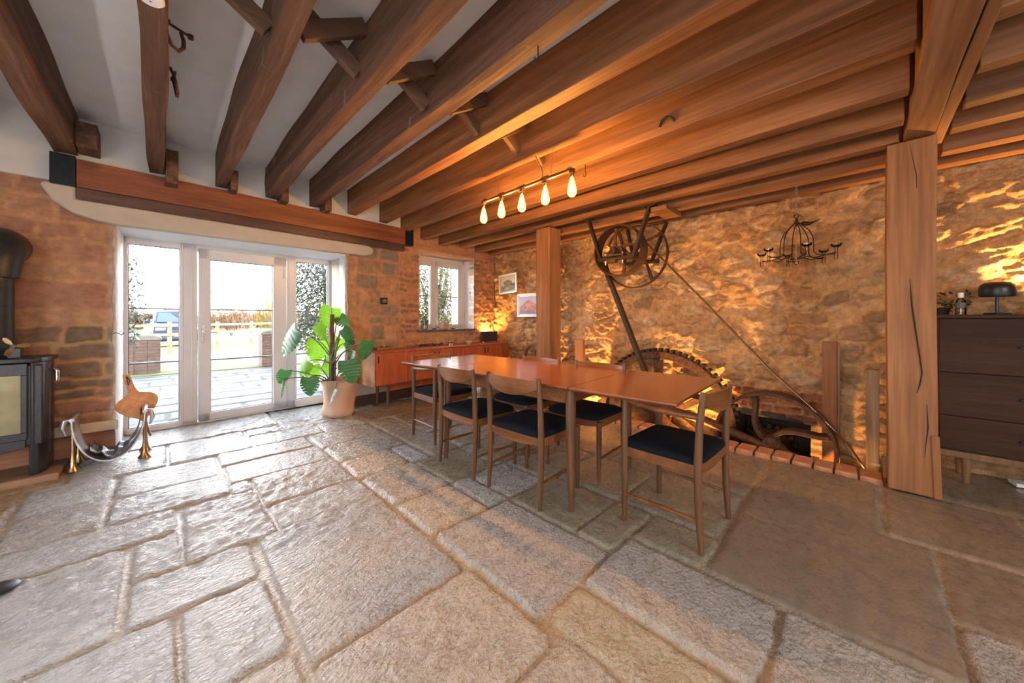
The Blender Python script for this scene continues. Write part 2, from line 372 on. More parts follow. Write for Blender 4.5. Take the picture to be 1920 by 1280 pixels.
# ------------------------------------------------------------------ the setting
A = R(2.9); EX = np.array([math.cos(A), math.sin(A), 0]); EY = np.array([-math.sin(A), math.cos(A), 0]); OB = np.array([0, 4.6, 0])
def Bw(x, y, z): p = OB + x*EX + y*EY; return (p[0], p[1], z)
def struct(mb, name, m, inB=True, **k):
    o = mb.build(name, m, None, loc=(tuple(OB) if inB else (0,0,0)), rz=(A if inB else 0), **k); o['kind'] = 'structure'; return o

# floor: flagstones (x0, x1, y0, y1, (colour a, colour b), height)
G1 = ((.44,.44,.435),(.56,.55,.53)); G2 = ((.46,.39,.31),(.58,.49,.39)); G3 = ((.38,.36,.34),(.50,.46,.41))  # first pair: stone whitened so its colour carries the glare from the doors
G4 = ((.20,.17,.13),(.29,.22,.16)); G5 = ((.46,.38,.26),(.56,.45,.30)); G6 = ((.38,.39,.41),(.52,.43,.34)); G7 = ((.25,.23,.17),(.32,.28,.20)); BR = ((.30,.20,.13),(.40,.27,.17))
S = [
 (-1.4,-.13,1.93,2.63,G1,0),(-.10,.065,2.27,2.63,G1,0),(.08,.44,2.26,2.91,G1,.004),(-1.5,.05,2.67,2.97,G1,0),(-.10,.31,1.93,2.24,G1,.003),
 (-1.6,.03,1.43,1.90,G1,0),(.05,.32,1.44,1.90,G1,0),(-1.2,-.25,1.0,1.41,G1,0),(-.23,.32,1.0,1.41,G2,0),(.35,.99,1.31,2.25,G6,.006),
 (.46,1.0,2.27,2.59,G1,0),(.45,1.0,2.62,3.12,G3,.003),(.33,.44,2.93,3.12,G1,0),(-.22,.33,2.99,3.38,G1,0),(.34,1.0,3.14,3.52,G1,.003),(-.22,.31,3.41,3.86,G1,0),
 (-.60,-.25,2.99,3.45,G3,.004),(-.62,-.25,3.48,3.95,G1,0),(-2.2,-.64,3.0,3.5,G1,0),(-2.2,-.65,3.53,3.96,BR,0),(-2.2,-.5,3.98,4.55,BR,.0),(-.47,.02,3.90,4.5,G1,0),
 (.04,.58,3.9,4.5,G1,.003),(.60,1.08,4.27,4.5,G1,0),(.60,1.18,3.90,4.25,G1,0),(.33,.98,3.56,3.88,G3,.003),(-.5,.9,4.53,5.2,G3,0),(.92,2.0,4.53,5.2,G1,0),
 (.35,1.0,.80,1.28,G2,.008),(-.1,.33,.3,.98,G2,0),(.36,1.04,.1,.77,G2,.003),
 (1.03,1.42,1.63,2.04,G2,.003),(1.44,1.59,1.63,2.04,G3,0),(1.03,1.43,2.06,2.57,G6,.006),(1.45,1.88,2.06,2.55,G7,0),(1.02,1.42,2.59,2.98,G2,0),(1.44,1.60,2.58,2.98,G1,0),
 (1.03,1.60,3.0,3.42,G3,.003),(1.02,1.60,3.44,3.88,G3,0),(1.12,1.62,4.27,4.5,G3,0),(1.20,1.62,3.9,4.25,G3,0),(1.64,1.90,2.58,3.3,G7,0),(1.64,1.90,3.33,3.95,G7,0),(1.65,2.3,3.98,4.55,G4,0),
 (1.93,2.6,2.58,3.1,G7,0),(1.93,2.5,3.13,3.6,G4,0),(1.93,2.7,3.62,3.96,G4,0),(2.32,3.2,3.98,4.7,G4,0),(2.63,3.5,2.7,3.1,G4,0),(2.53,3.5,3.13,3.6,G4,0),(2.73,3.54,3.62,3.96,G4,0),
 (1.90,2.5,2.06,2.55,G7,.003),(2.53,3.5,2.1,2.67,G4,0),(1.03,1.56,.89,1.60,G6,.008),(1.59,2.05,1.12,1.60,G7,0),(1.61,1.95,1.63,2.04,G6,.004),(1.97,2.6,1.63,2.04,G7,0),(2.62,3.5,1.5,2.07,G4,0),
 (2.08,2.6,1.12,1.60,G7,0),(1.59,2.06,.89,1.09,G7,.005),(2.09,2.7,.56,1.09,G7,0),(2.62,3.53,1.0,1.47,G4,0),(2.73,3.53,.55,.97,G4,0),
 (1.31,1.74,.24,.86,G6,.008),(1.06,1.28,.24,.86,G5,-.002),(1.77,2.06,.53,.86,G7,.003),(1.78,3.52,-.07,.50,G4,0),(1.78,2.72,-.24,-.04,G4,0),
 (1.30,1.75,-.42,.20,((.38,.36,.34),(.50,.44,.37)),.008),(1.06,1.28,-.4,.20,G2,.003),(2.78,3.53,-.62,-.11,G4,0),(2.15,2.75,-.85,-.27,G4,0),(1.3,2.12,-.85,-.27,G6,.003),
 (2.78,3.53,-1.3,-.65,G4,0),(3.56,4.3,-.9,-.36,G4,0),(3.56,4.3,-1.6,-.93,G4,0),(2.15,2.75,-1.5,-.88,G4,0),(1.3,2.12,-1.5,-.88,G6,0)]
gx = np.unique(np.concatenate([grid1(-2.3, -1.3, .1), grid1(-1.3, 3.56, .0125), grid1(3.56, 4.45, .04, (3.76,))]).round(5))
gy = np.unique(np.concatenate([grid1(-3.5, -1.5, .1), grid1(-1.5, 5.35, .0125, (-.12, 3.12))]).round(5))
X, Y = np.meshgrid(gx, gy, indexing='ij')
mn = fbm(X*6, Y*6, 4, 3)
H = -.012 + .008*(mn-.5); C = np.array((.36,.29,.21))*(.7+.5*mn[..., None])
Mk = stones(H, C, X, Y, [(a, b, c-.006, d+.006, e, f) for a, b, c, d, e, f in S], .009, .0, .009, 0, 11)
rough = fbm(X*18+Y*3, Y*30-X*4, 3, 21); rid = np.abs(fbm(X*11, Y*5, 3, 31)-.5)*2
amp = (.005 + .018*ss(.45, .65, fbm(X*1.1+9, Y*1.1, 2, 41)))*(.25+.75*ss(.22, .36, C.mean(-1)))
H = H + Mk*(amp*(rough-.5) - .004*ss(.12, 0, rid)*ss(.5,.62, fbm(X*1.7, Y*1.7, 2, 51)) + .010*(fbm(X*3, Y*3, 2, 61)-.5))
C = C*(1 + .18*(rough[..., None]-.5)*Mk[..., None])
M['floor'] = attrmat('flagstone', .31, 13, 52, .8, 1.0, .028, .012, .13, .8, True, (.9,1.45,1), R(-12))
_fn = M['floor'].node_tree.nodes; _fl = M['floor'].node_tree.links
_mr = _fn.new('ShaderNodeMapRange'); _mr.inputs[1].default_value = .20; _mr.inputs[2].default_value = .38; _mr.inputs[3].default_value = .12; _mr.inputs[4].default_value = 1.0   # the dark slabs are worn smooth
_fl.new([x for x in _fn if x.type == 'ATTRIBUTE'][0].outputs['Fac'], _mr.inputs[0])
for _b in [x for x in _fn if x.type == 'BUMP']: _fl.new(_mr.outputs[0], _b.inputs['Strength'])
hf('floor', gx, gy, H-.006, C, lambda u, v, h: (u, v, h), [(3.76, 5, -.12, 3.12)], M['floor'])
# outer part of the floor behind the camera is the same sheet; the pit under the wheels
p = MB(); p.box(3.70, 4.9, -.2, 3.2, -.85, -.78); p.box(3.70, 3.76, -.2, 3.2, -.8, -.03); p.box(3.70, 4.5, -.2, -.12, -.8, -.03); p.box(3.70, 4.5, 3.12, 3.2, -.8, -.03)
struct(p, 'floor_pit', plain('pit_stone', (.30,.2,.13), .9, 0, 8, .3, .8, bdist=.03), False)

# back wall (doors and window), in its own frame turned by 2.9 degrees
def courses(x0, x1, z0, z1, hr, wr, pal, seed, proud=.012):
    rnd = random.Random(seed); out = []; z = z0
    while z < z1-.02:
        h = min(rnd.uniform(*hr), z1-z); x = x0 - rnd.uniform(0, wr[0])
        if z1-(z+h) < hr[0]*.5: h = z1-z
        while x < x1:
            w_ = rnd.uniform(*wr); a, b = max(x, x0), min(x+w_, x1)
            if b-a > .04: out.append((a, b, z, z+h, rnd.choice(pal), rnd.uniform(-.006, proud)))
            x += w_
        z += h
    return out
PL = [((.27,.13,.085),(.37,.19,.12)),((.34,.17,.10),(.43,.24,.14)),((.16,.12,.08),(.25,.16,.105)),((.36,.20,.12),(.46,.26,.15)),((.30,.145,.095),(.41,.21,.13))]
PR = [((.30,.18,.11),(.40,.25,.15)),((.22,.17,.12),(.31,.23,.16)),((.40,.22,.12),(.50,.30,.17)),((.36,.19,.10),(.46,.27,.15))]
PB = [((.34,.14,.08),(.46,.22,.12)),((.26,.12,.08),(.36,.17,.10)),((.42,.2,.11),(.52,.27,.15)),((.18,.11,.09),(.27,.15,.1))]
rects = courses(-2.3, -.29, .26, 1.1, (.07,.16), (.22,.55), [PL[2],PL[0],PL[2],PL[4]], 3, .03) + courses(-2.3, -.29, 1.1, 2.3, (.10,.24), (.2,.6), [PL[0],PL[1],PL[3],PL[4],PL[4]], 4, .02)
rects += courses(1.65, 2.42, .3, 2.25, (.12,.22), (.14,.36), PR, 5, .014) + courses(2.42, 2.76, .3, 2.2, (.07,.085), (.2,.25), PB, 6) + courses(2.76, 3.86, .3, .95, (.1,.18), (.15,.34), PR, 7)
rects += courses(3.86, 4.45, .3, 2.2, (.07,.085), (.16,.26), PB, 8)
bx = grid1(-2.35, 4.35, .015, (-.29, 1.655, 2.763, 3.85)); bz = grid1(0, 2.85, .015, (1.975, .985, 2.2))
X, Z = np.meshgrid(bx, bz, indexing='ij'); mn = fbm(X*5, Z*5, 4, 7)
H = .006*(mn-.5); C = np.array((.44,.235,.125))*(.75+.5*mn[..., None])
sand = ss(.52, .62, fbm(X*1.6+3, Z*2.1, 3, 77))[..., None]*ss(0, -.2, X)[..., None]
C = C*(1-sand*.7) + sand*.7*np.array((.44,.32,.16))
Mk = stones(H, C, X, Z, rects, .026, .016, .026, 0, 19)
lime = (ss(.075, .0, np.abs(X+.29)+.05*fbm(X*14, Z*9, 3, 123)) + ss(.075, .0, np.abs(X-1.655)+.05*fbm(X*14, Z*9, 3, 124)))*ss(2.0, 1.9, Z); lime = np.clip(lime, 0, 1)
C = C*(1-lime[..., None]) + lime[..., None]*np.array((.62,.55,.47)); H = H + lime*.03*fbm(X*16, Z*12, 3, 125)
H = H + .016*(fbm(X*14, Z*14, 4, 5)-.5) + Mk*.012*(fbm(X*30, Z*30, 2, 6)-.5) + .012*(fbm(X*2.5, Z*2.5, 2, 8)-.5)
glow = fbm(X*4, Z*9, 3, 99); H += ss(3.3, 3.9, X)*.03*(np.abs(fbm(X*9, Z*12, 3, 98)-.5)*2)
M['wallb'] = attrmat('coursed_stone', .85, 14, 60, .5, .4, .02, .006, .28)
hf('wall_back', bx, bz, H, C, lambda u, v, h: (OB[0]+u*EX[0]-h*EY[0], OB[1]+u*EX[1]-h*EY[1], v), [(-.29,1.655,-1,1.975),(2.763,3.85,.985,2.2)], M['wallb'])
o = MB().box(-2.4,-.32,.06,.7,0,3).box(1.69,2.70,.06,.7,0,3).box(3.92,4.5,.06,.7,0,3).box(-.4,1.75,.06,.7,2.03,3).box(2.6,3.95,.06,.4,2.25,3).box(2.6,3.95,.06,.4,0,.94)
struct(o, 'wall_back_core', M['plaster_warm'])
# plaster above the doors, hood, strips
struct(MB().box(-2.35, 2.56, -.03, .02, 2.25, 2.83), 'trim_1', plain('wall_plaster', (.58, .57, .55), .85, 0, 6, .05, .35, .2, .01), bev=.008)
hood = [(-.66,2.235),(-.68,2.2),(-.62,2.09),(-.52,2.01),(-.40,1.975),(-.27,1.96),(1.88,1.985),(1.96,2.0),(2.005,2.035),(2.01,2.08),(1.98,2.11),(1.93,2.125),(-.5,2.125),(-.5,2.235)]
struct(MB().prism(hood, -.075, .02), 'trim_2', M['plaster_warm'], bev=.028, segs=4)
struct(MB().box(-.30,1.70,0,.56,1.968,2.05), 'trim_3', plain('soffit_white', (.75,.77,.80), .6, 0, 8, .03, .1))
# rough plaster jambs of the doorway
for nm, xs, xe, sg in (('trim_4', -.285, -.245, 1), ('trim_5', 1.65, 1.735, -1)):
    yy = grid1(-.03, .56, .02); zz = grid1(0, 1.975, .02); U, V = np.meshgrid(yy, zz, indexing='ij')
    n = fbm(U*10, V*7, 4, 70 if sg > 0 else 75); prof = xs + (xe-xs)*np.clip(U/.55, 0, 1)
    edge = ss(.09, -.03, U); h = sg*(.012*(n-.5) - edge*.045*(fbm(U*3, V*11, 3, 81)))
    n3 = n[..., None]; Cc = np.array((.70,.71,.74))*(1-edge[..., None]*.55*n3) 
    px = prof + h
    hf(nm, yy, zz, px, Cc, lambda u, v, hh: (OB[0]+hh*EX[0]+u*EY[0], OB[1]+hh*EX[1]+u*EY[1], v), [], attrmat(nm+'_lime', .8, 20, 90, .5, .4, .01, .004, .12))
yy = grid1(-.01, .30, .015); zz = grid1(.985, 2.2, .015); U, V = np.meshgrid(yy, zz, indexing='ij')
rr = courses(0, .13, .985, 2.2, (.08,.14), (.2,.3), [((.5,.44,.38),(.6,.52,.44)),((.4,.3,.22),(.5,.4,.3))], 12)
Hh = np.zeros_like(U); Cc = np.ones(U.shape+(3,))*np.array((.72,.72,.75)); stones(Hh, Cc, U, V, [(a-.02,b,c,d,e,f) for a,b,c,d,e,f in rr], .012, .012, .012, 0, 3)
hf('trim_6', yy, zz, 3.85-Hh, Cc, lambda u, v, hh: (OB[0]+hh*EX[0]+u*EY[0], OB[1]+hh*EX[1]+u*EY[1], v), [], attrmat('window_reveal', .8, 20, 90, .5, .4, .01, .004, .15))
struct(MB().box(2.745,2.765,0,.3,.985,2.2), 'trim_7', M['plaster_warm'])
struct(MB().box(2.74,3.88,0,.3,2.17,2.24), 'trim_8', wood('window_lintel', [(.3,(.40,.26,.16)),(.7,(.58,.42,.28))], 'x', 6, .08, .7, .2))
struct(MB().box(2.72,3.90,-.035,.24,.955,.985), 'trim_9', plain('slate_sill', (.12,.09,.08), .35, 0, 20, .3, .2), bev=.004)
struct(MB().box(-2.35,-.29,-.09,.0,0,.20), 'trim_10', M['plinth'], bev=.008)
struct(MB().box(-2.35,-.275,-.04,.02,.20,.285), 'trim_11', plain('cream_fillet', (.60,.47,.33), .8, 0, 12, .12, .4, bdist=.01), bev=.01)
struct(MB().box(1.69,4.3,-.022,.0,0,.14), 'baseboard_back', plain('dark_skirting', (.075,.045,.035), .5, 0, 12, .2, .1), bev=.004)
struct(MB().box(1.66,4.3,-.012,.02,.14,.31), 'trim_12', M['plaster_warm'])
struct(MB().box(2.60,4.34,-.02,.05,2.215,2.30), 'trim_13', wood('wall_plate', [(.3,(.34,.15,.08)),(.7,(.46,.23,.13))], 'x', 6, .08, .7, .2))

# ceiling and the walls behind the camera
struct(MB().box(-2.5,4.6,-3.6,4.95,2.80,2.95), 'ceiling', M['plaster'], False)
struct(MB().box(-2.6,4.9,-3.9,5.4,2.96,3.3), 'ceiling_roof', M['plaster'], False)
struct(MB().box(-2.5,-2.3,-.0-1.1+.1,-3.7,0,2.8).box(-2.5,-2.3,1.7,4.6,0,2.8).box(-2.5,-2.3,-1.0,1.7,2.1,2.8).box(-2.6,-2.45,-1.1,1.8,0,2.2), 'wall_left', plain('left_wall_stone', (.36,.23,.15), .85, 0, 5, .3, .5, bdist=.03), False)  # last box: panel added outside the opening to keep sky light out
struct(MB().box(-2.5,-1.25,-3.7,-3.5,0,2.8).box(1.65,4.6,-3.7,-3.5,0,2.8).box(-1.25,1.65,-3.7,-3.5,0,.65).box(-1.25,1.65,-3.7,-3.5,2.25,2.8).box(-1.3,1.7,-3.8,-3.68,.6,2.3), 'wall_front', plain('front_wall_stone', (.36,.23,.15), .85, 0, 5, .3, .5, bdist=.03), False)  # last box: added panel that blocks the sky behind the rear fill lamp

# right wall: rubble stone, real relief
ry = np.unique(np.concatenate([grid1(-3.5,-1.9,.05), grid1(-1.9, 4.83, .0135, (.34,.96))]).round(5)); rz_ = grid1(-.8, 2.80, .0135, (.14,))
Yg, Zg = np.meshgrid(ry, rz_, indexing='ij')
def rubble(Yc, Zc, sx, sz, seed, ww):
    a = (Yc + ww*(fbm(Yc*3, Zc*3, 3, seed)-.5))/sx; b = (Zc + ww*.6*(fbm(Yc*3+9, Zc*3, 3, seed+2)-.5))/sz
    ia = np.floor(a); ib = np.floor(b); F1 = np.full(a.shape, 9.); F2 = np.full(a.shape, 9.); ID = np.zeros(a.shape)
    for da in (-1,0,1):
        for db in (-1,0,1):
            ca, cb = ia+da, ib+db; px = ca+.15+.7*_h(ca, cb, seed+7); py = cb+.15+.7*_h(ca, cb, seed+8)
            d = np.sqrt((a-px)**2+(b-py)**2); i_ = _h(ca, cb, seed+9)
            m = d < F1; F2 = np.where(m, F1, np.minimum(F2, d)); ID = np.where(m, i_, ID); F1 = np.where(m, d, F1)
    return F1, F2, ID
F1, F2, ID = rubble(Yg, Zg, .27, .155, 101, .28)
present = ss(.30, .36, ID); m = ss(.10, .26, (F2-F1))*present*ss(.62,.5,F1+.12*(fbm(Yg*20,Zg*20,2,1)-.5))
G_1, G_2, IDs = rubble(Yg+.11, Zg+.07, .11, .07, 201, .1); ms = ss(.12,.3,G_2-G_1)*ss(.45,.5,IDs)*(1-m)
rg = np.abs(fbm(Yg*7, Zg*13, 4, 301)-.5)*2; big = fbm(Yg*1.4, Zg*2.4, 3, 311)
right = ss(-.2, -.6, Yg)
H = .016*m + .010*ms + .07*(big-.5) + .046*(1-rg)*(.5+.5*m) + .036*(fbm(Yg*16, Zg*22, 4, 321)-.5) + right*(.05*(fbm(Yg*3, Zg*13+Yg*4, 3, 331)-.5) + .03*(1-np.abs(fbm(Yg*6, Zg*22+Yg*6, 3, 341)-.5)*4))
pal = np.array((1.0,.88,.74))*np.array([(.30,.19,.12),(.44,.30,.19),(.17,.12,.09),(.55,.42,.29),(.36,.21,.13),(.48,.42,.36),(.40,.25,.15)])
sc_ = pal[(ID*977 % 7).astype(int)]; sc2 = pal[(IDs*977 % 7).astype(int)]
mn = fbm(Yg*4, Zg*4, 4, 351)[..., None]; C = np.array((.58,.34,.155))*(.72+.5*mn)
m3 = (m*.62)[..., None]; C = C*(1-m3)+sc_*m3; m3 = (ms*.6)[..., None]; C = C*(1-m3)+sc2*m3
br = courses(.2, 1.05, .14, .44, (.07,.08), (.2,.24), [((.30,.12,.07),(.40,.17,.10))], 5)
stones(H, C, Yg, Zg, [(a,b,c,d,e,f+.0) for a,b,c,d,e,f in br], .008, .012, .012, .005, 6)
M['wallr'] = attrmat('rubble_stone', .85, 20, 75, .9, .7, .028, .010, .34)
hf('wall_right', ry, rz_, H, C, lambda u, v, h: (4.40-h, u, v), [(.34,.96,-1,.14)], M['wallr'], flip=True)
struct(MB().box(4.5,4.7,-3.6,.3,-.8,2.9).box(4.5,4.7,1.0,5.4,-.8,2.9).box(4.5,4.7,.3,1.0,.16,2.9).box(4.39,4.9,.28,.34,-.8,.16).box(4.39,4.9,.96,1.02,-.8,.16).box(4.9,5.0,.2,1.1,-.8,.3).box(4.39,4.95,.3,1.0,.14,.2), 'wall_right_core', plain('core_stone', (.10,.07,.05), .9, 0, 10, .3, .5), False)

# glazed doors: frame, leaf, panes
dr = bpy.data.objects.new('door_1', None); link(dr, None, tuple(OB), A); dr['kind'] = 'structure'
K0, K1 = .55, .62
f = MB()
for a in ((-.258,-.215,0,1.98),(.157,.30,0,1.98),(1.158,1.263,0,1.98),(1.656,1.735,0,1.98),(-.258,1.735,1.90,1.985),(-.258,.30,0,.055),(1.158,1.735,0,.10),(.28,1.17,0,.02)): f.box(a[0],a[1],K0,K1,a[2],a[3])
f.build('door_frame', M['upvc'], dr, bev=.006)
f = MB()
for x in (.172,.25,1.18,1.24): f.box(x,x+.012,K0-.006,K0+.01,.03,1.95)
f.build('frame_moulding', M['upvc'], dr, bev=.002)
lf = MB()
for a in ((.308,.408,.02,1.93),(1.005,1.150,.02,1.93),(.308,1.150,1.815,1.93),(.308,1.150,.02,.105)): lf.box(a[0],a[1],K0-.012,K1-.01,a[2],a[3])
leaf = lf.build('door_leaf', M['upvc'], dr, bev=.008)
hd = MB().box(.335,.362,K0-.022,K0-.010,.885,1.085); hd.tube([(.348,K0-.02,1.01),(.348,K0-.06,1.01),(.37,K0-.065,1.008),(.46,K0-.065,1.005)], .0075, 10)
hd.build('door_handle', M['chrome'], leaf, bev=.004)
hn = MB()
for z in (.25,1.72): hn.tube([(1.12,K0-.02,z-.06),(1.12,K0-.02,z+.06)], .009, 10)
hn.build('hinge', M['upvc'], leaf)
def panes(parent, specs, y):
    for (x0, x1, z0, z1, bars) in specs:
        MB().box(x0-.005, x1+.005, y-.004, y+.004, z0-.005, z1+.005).build('pane', M['glass'], parent)
        for zb in bars: MB().box(x0, x1, y-.012, y+.012, zb-.008, zb+.008).build('glazing_bar', M['bead'], parent)
        g = MB()
        g.box(x0,x0+.007,y-.02,y-.01,z0,z1).box(x1-.007,x1,y-.02,y-.01,z0,z1).box(x0,x1,y-.02,y-.01,z1-.007,z1).box(x0,x1,y-.02,y-.01,z0,z0+.007)
        g.build('gasket', M['bead'], parent)
panes(dr, [(-.215,.157,.055,1.90,(1.257,.70)),(.408,1.005,.105,1.815,(1.257,.69)),(1.263,1.656,.10,1.90,(1.25,.69))], .59)
wd = bpy.data.objects.new('window_1', None); link(wd, None, tuple(OB), A); wd['kind'] = 'structure'
f = MB()
for a in ((2.77,2.835,.985,2.175),(3.765,3.845,.985,2.175),(2.77,3.845,2.10,2.175),(2.77,3.845,.985,1.01),(3.16,3.225,.985,2.13)): f.box(a[0],a[1],.25,.32,a[2],a[3])
f.build('window_frame', M['upvc'], wd, bev=.006)
for (a, b) in ((2.835,3.16),(3.225,3.765)):
    g = MB(); st = .055 if b < 3.3 else .053; rt = .055 if b < 3.3 else .12
    g.box(a,a+st,.235,.30,1.01,2.10).box(b-rt*.6,b,.235,.30,1.01,2.10).box(a,b,.235,.30,2.03,2.10).box(a,b,.235,.30,1.01,1.055)
    sh = g.build('casement', M['upvc'], wd, bev=.006)
    MB().tube([((b-.03) if b<3.3 else (a+.03), .228, 1.5),((b-.03) if b<3.3 else (a+.03), .205, 1.5),((b-.03) if b<3.3 else (a+.03), .20, 1.40)], .006, 8).build('window_latch', M['chrome'], sh)
panes(wd, [(2.89,3.127,1.055,2.03,(1.53,)),(3.278,3.70,1.055,2.03,(1.53,))], .275)

# ------------------------------------------------------------------ ceiling timbers
def timber(name, x0, x1, y0, y1, z0, z1, m, seed=0, wob=.006, axis='y', nseg=26):
    """sawn timber with slightly uneven faces; origin at its middle"""
    cx, cy, cz = (x0+x1)/2, (y0+y1)/2, (z0+z1)/2; rnd = random.Random(seed); secs = []
    L = (y1-y0) if axis == 'y' else (x1-x0); W = (x1-x0) if axis == 'y' else (y1-y0); Hh = z1-z0
    ph = [rnd.uniform(0, 9) for _ in range(6)]; nseg = max(6, int(L/.12))
    for i in range(nseg+1):
        t = i/nseg; s = -L/2+L*t; q = []
        for k, (a, b) in enumerate(((-1,-1),(0,-1),(1,-1),(1,0),(1,1),(0,1),(-1,1),(-1,0))):
            n1 = wob*(math.sin(s*2.1+ph[k%6])+.5*math.sin(s*5.3+ph[(k+2)%6])); n2 = wob*(math.sin(s*1.7+ph[(k+3)%6])+.6*math.sin(s*6.7+ph[(k+1)%6]))
            if b == 1: n2 = 0
            ca, cb = a*W/2+n1, b*Hh/2+n2*.7
            q.append((ca, s, cb) if axis == 'y' else (s, ca, cb))
        secs.append(q)
    o = MB().loft(secs).build(name, m, None, bev=.005, smooth=False, loc=(cx, cy, cz)); return o
J = [(-.61,-.49,2.48,'old_joist'),(-.085,.017,2.48,'old_joist'),(.365,.465,2.485,'old_joist'),(.79,.895,2.48,'old_joist'),(1.225,1.33,2.49,'old_joist'),(1.67,1.78,2.495,'joist'),(2.10,2.20,2.48,'joist'),
     (2.42,2.53,2.42,'joist'),(2.755,2.855,2.36,'joist'),(3.08,3.18,2.325,'joist'),(3.50,3.60,2.345,'joist'),(3.85,3.95,2.315,'joist'),(4.17,4.28,2.315,'joist')]
ordn = ['second','third','fourth','fifth','sixth','seventh','eighth','ninth','tenth','eleventh','twelfth','thirteenth','last']
look = {'old_joist': 'rough old brown ceiling joist', 'joist': 'warm orange-brown sawn ceiling joist'}
for i, (a, b, z, m) in enumerate(J):
    yw = 4.6 + a*math.tan(A) - (.035 if i < 7 else .025)
    o = timber('ceiling_joist', a, b, -.18, yw, z, 2.80, M[m], i, .007 if m == 'old_joist' else .003)
    extra = {0: ' above the left end of the door lintel', 1: ' carrying the smoke alarm and iron shackles', 6: ', last over the lintel', 12: ' along the stone wall top', 10: ' resting on both square posts'}.get(i, '')
    tag(o, f'{look[m]}, {ordn[i]} from left{extra}', 'beam', 'ceiling joists')
o = timber('ceiling_joist', -1.03, -.93, -.18, 4.52, 2.5, 2.80, M['old_joist'], 33, .006); tag(o, 'rough old brown ceiling joist cut off by the left edge of the photo', 'beam', 'ceiling joists')
o = timber('wall_timber', -1.05, -.90, 4.45, 4.52, 2.26, 2.5, M['old_joist'], 34, .002, 'x'); tag(o, 'short dark timber block on the plaster at the far left', 'timber')
for i, (a, b, z, m) in enumerate(J):
    if i < 6: continue
    o = timber('ceiling_joist', a, b, -3.4, -.40, z, 2.80, M['joist'], 60+i, .003)
    tag(o, f'dark ceiling joist beyond the double trimmer beam, number {i-5} counted from the camera', 'beam', 'joists beyond the trimmer')
tr = thing('trimmer_beam', 'double timber trimmer beam crossing over the big near post', 'beam', (1.4, -.27, 2.35))
timber('main_timber', -2.3, 2.34, -.065, .075, 0, .40, M['beam_x'], 5, .003, 'x').parent = tr
timber('side_timber', -2.3, 2.36, -.115, -.068, .0, .36, M['beam_x'], 6, .003, 'x').parent = tr
# lintel with steel end brackets
lt = thing('lintel_beam', 'reddish timber lintel beam above the glazed doors with black steel ends', 'beam', Bw(1.0, -.10, 2.22), A)
MB().box(-1.50,1.46,0,.10,.0,.225).build('timber', M['lintel'], lt, bev=.006)
MB().box(-1.50,1.46,.018,.115,-.095,-.001).build('lower_board', wood('lower_board', [(.3,(.07,.038,.028)),(.7,(.14,.08,.06))], 'x', 6, .06, .25, .08), lt, bev=.004)
for x, h0 in ((-1.63, 0), (1.46, 1)):
    MB().box(x,x+.13,-.008,.11,-.005,.24).build('steel_bracket', M['black_metal'], lt, bev=.004)
MB().box(1.58,1.605,-.004,.1,.24,.42).build('steel_bracket', M['black_metal'], lt, bev=.003)
# timber packers beside the joist ends
PK = [(-.485,-.37,2.50,2.70,'short brown packer block beside the second joist end on the plaster'),(.02,.10,2.36,2.66,'short brown packer block right of the third joist end'),(.47,.53,2.42,2.62,'small packer block right of the fourth joist end'),
      (.90,.97,2.42,2.60,'small packer block right of the fifth joist end'),(1.335,1.41,2.42,2.6,'small packer block right of the sixth joist end')]
for i, (a, b, z0, z1, lb) in enumerate(PK):
    yw = 4.6+a*math.tan(A)-.033
    o = timber('packer_block', a+.002, b, yw-.22, yw-.002, z0, z1, M['old_joist'], 80+i, .003); tag(o, lb, 'timber block', 'packer blocks')
# crossed bracing struts at y = 1.97
stm = wood('strut_wood', [(.3,(.06,.03,.018)),(.7,(.14,.07,.038))], 'x', 6, .1, .7, .3)
gaps = [(-.09+.107,.365),(.465,.79),(.895,1.225),(1.33,1.67),(1.78,2.10),(2.20,2.42)]
for i, (a, b) in enumerate(gaps):
    for k, (za, zb, yo) in enumerate(((2.545,2.75,1.93),(2.75,2.545,2.02))):
        o = MB().bar((-(b-a)/2+.003,0,(za-zb)/2),((b-a)/2-.003,0,(zb-za)/2),.04,.085).build('bracing_strut', stm, None, bev=.003, loc=((a+b)/2, yo, (za+zb)/2))
        tag(o, f"brown diagonal strut rising to the {'right' if k == 0 else 'left'} between the {ordn[i+1]} and {ordn[i+2]} joists", 'strut', 'crossed struts between the joists')
# posts
def post(name, x0, x1, y0, y1, z1, label, seed):
    rnd = random.Random(seed); cx, cy = (x0+x1)/2, (y0+y1)/2; secs = []
    for i in range(25):
        z = z1*i/24; q = []
        for a, b in ((-1,-1),(0,-1),(1,-1),(1,0),(1,1),(0,1),(-1,1),(-1,0)):
            q.append((a*(x1-x0)/2+.003*math.sin(z*3+a*2+seed), b*(y1-y0)/2+.004*math.sin(z*2.3+b*3+seed), z))
        secs.append(q)
    r = thing(name, label, 'post', (cx, cy, 0)); MB().loft(secs).build('shaft', M['post'], r, bev=.008, smooth=False); return r
p1 = post('square_post', 3.50, 3.74, -.345, -.125, 2.335, 'big cracked square oak post at the near end of the wheel pit', 1)
cr_ = MB()
for pts in ([(0,.008,1.42),(0,.0,1.25),(0,-.015,1.1),(0,-.03,.95),(0,-.045,.80),(0,-.035,.72),(0,-.022,.66)], [(0,.01,2.32),(0,-.02,2.1),(0,-.025,1.8)], [(0,-.065,.6),(0,-.07,.45),(0,-.055,.25)]):
    cr_.tube([(-.1205, y, z) for _, y, z in pts], [.0008]+[.0035]*(len(pts)-2)+[.0008], 6)
cr_.build('crack', plain('crack_dark', (.02,.012,.008), .9), p1)
MB().bar((-.124,-.112,.0),(-.124,-.100,.40),.012,.035).build('splice_strip', M['post'], p1, bev=.003)
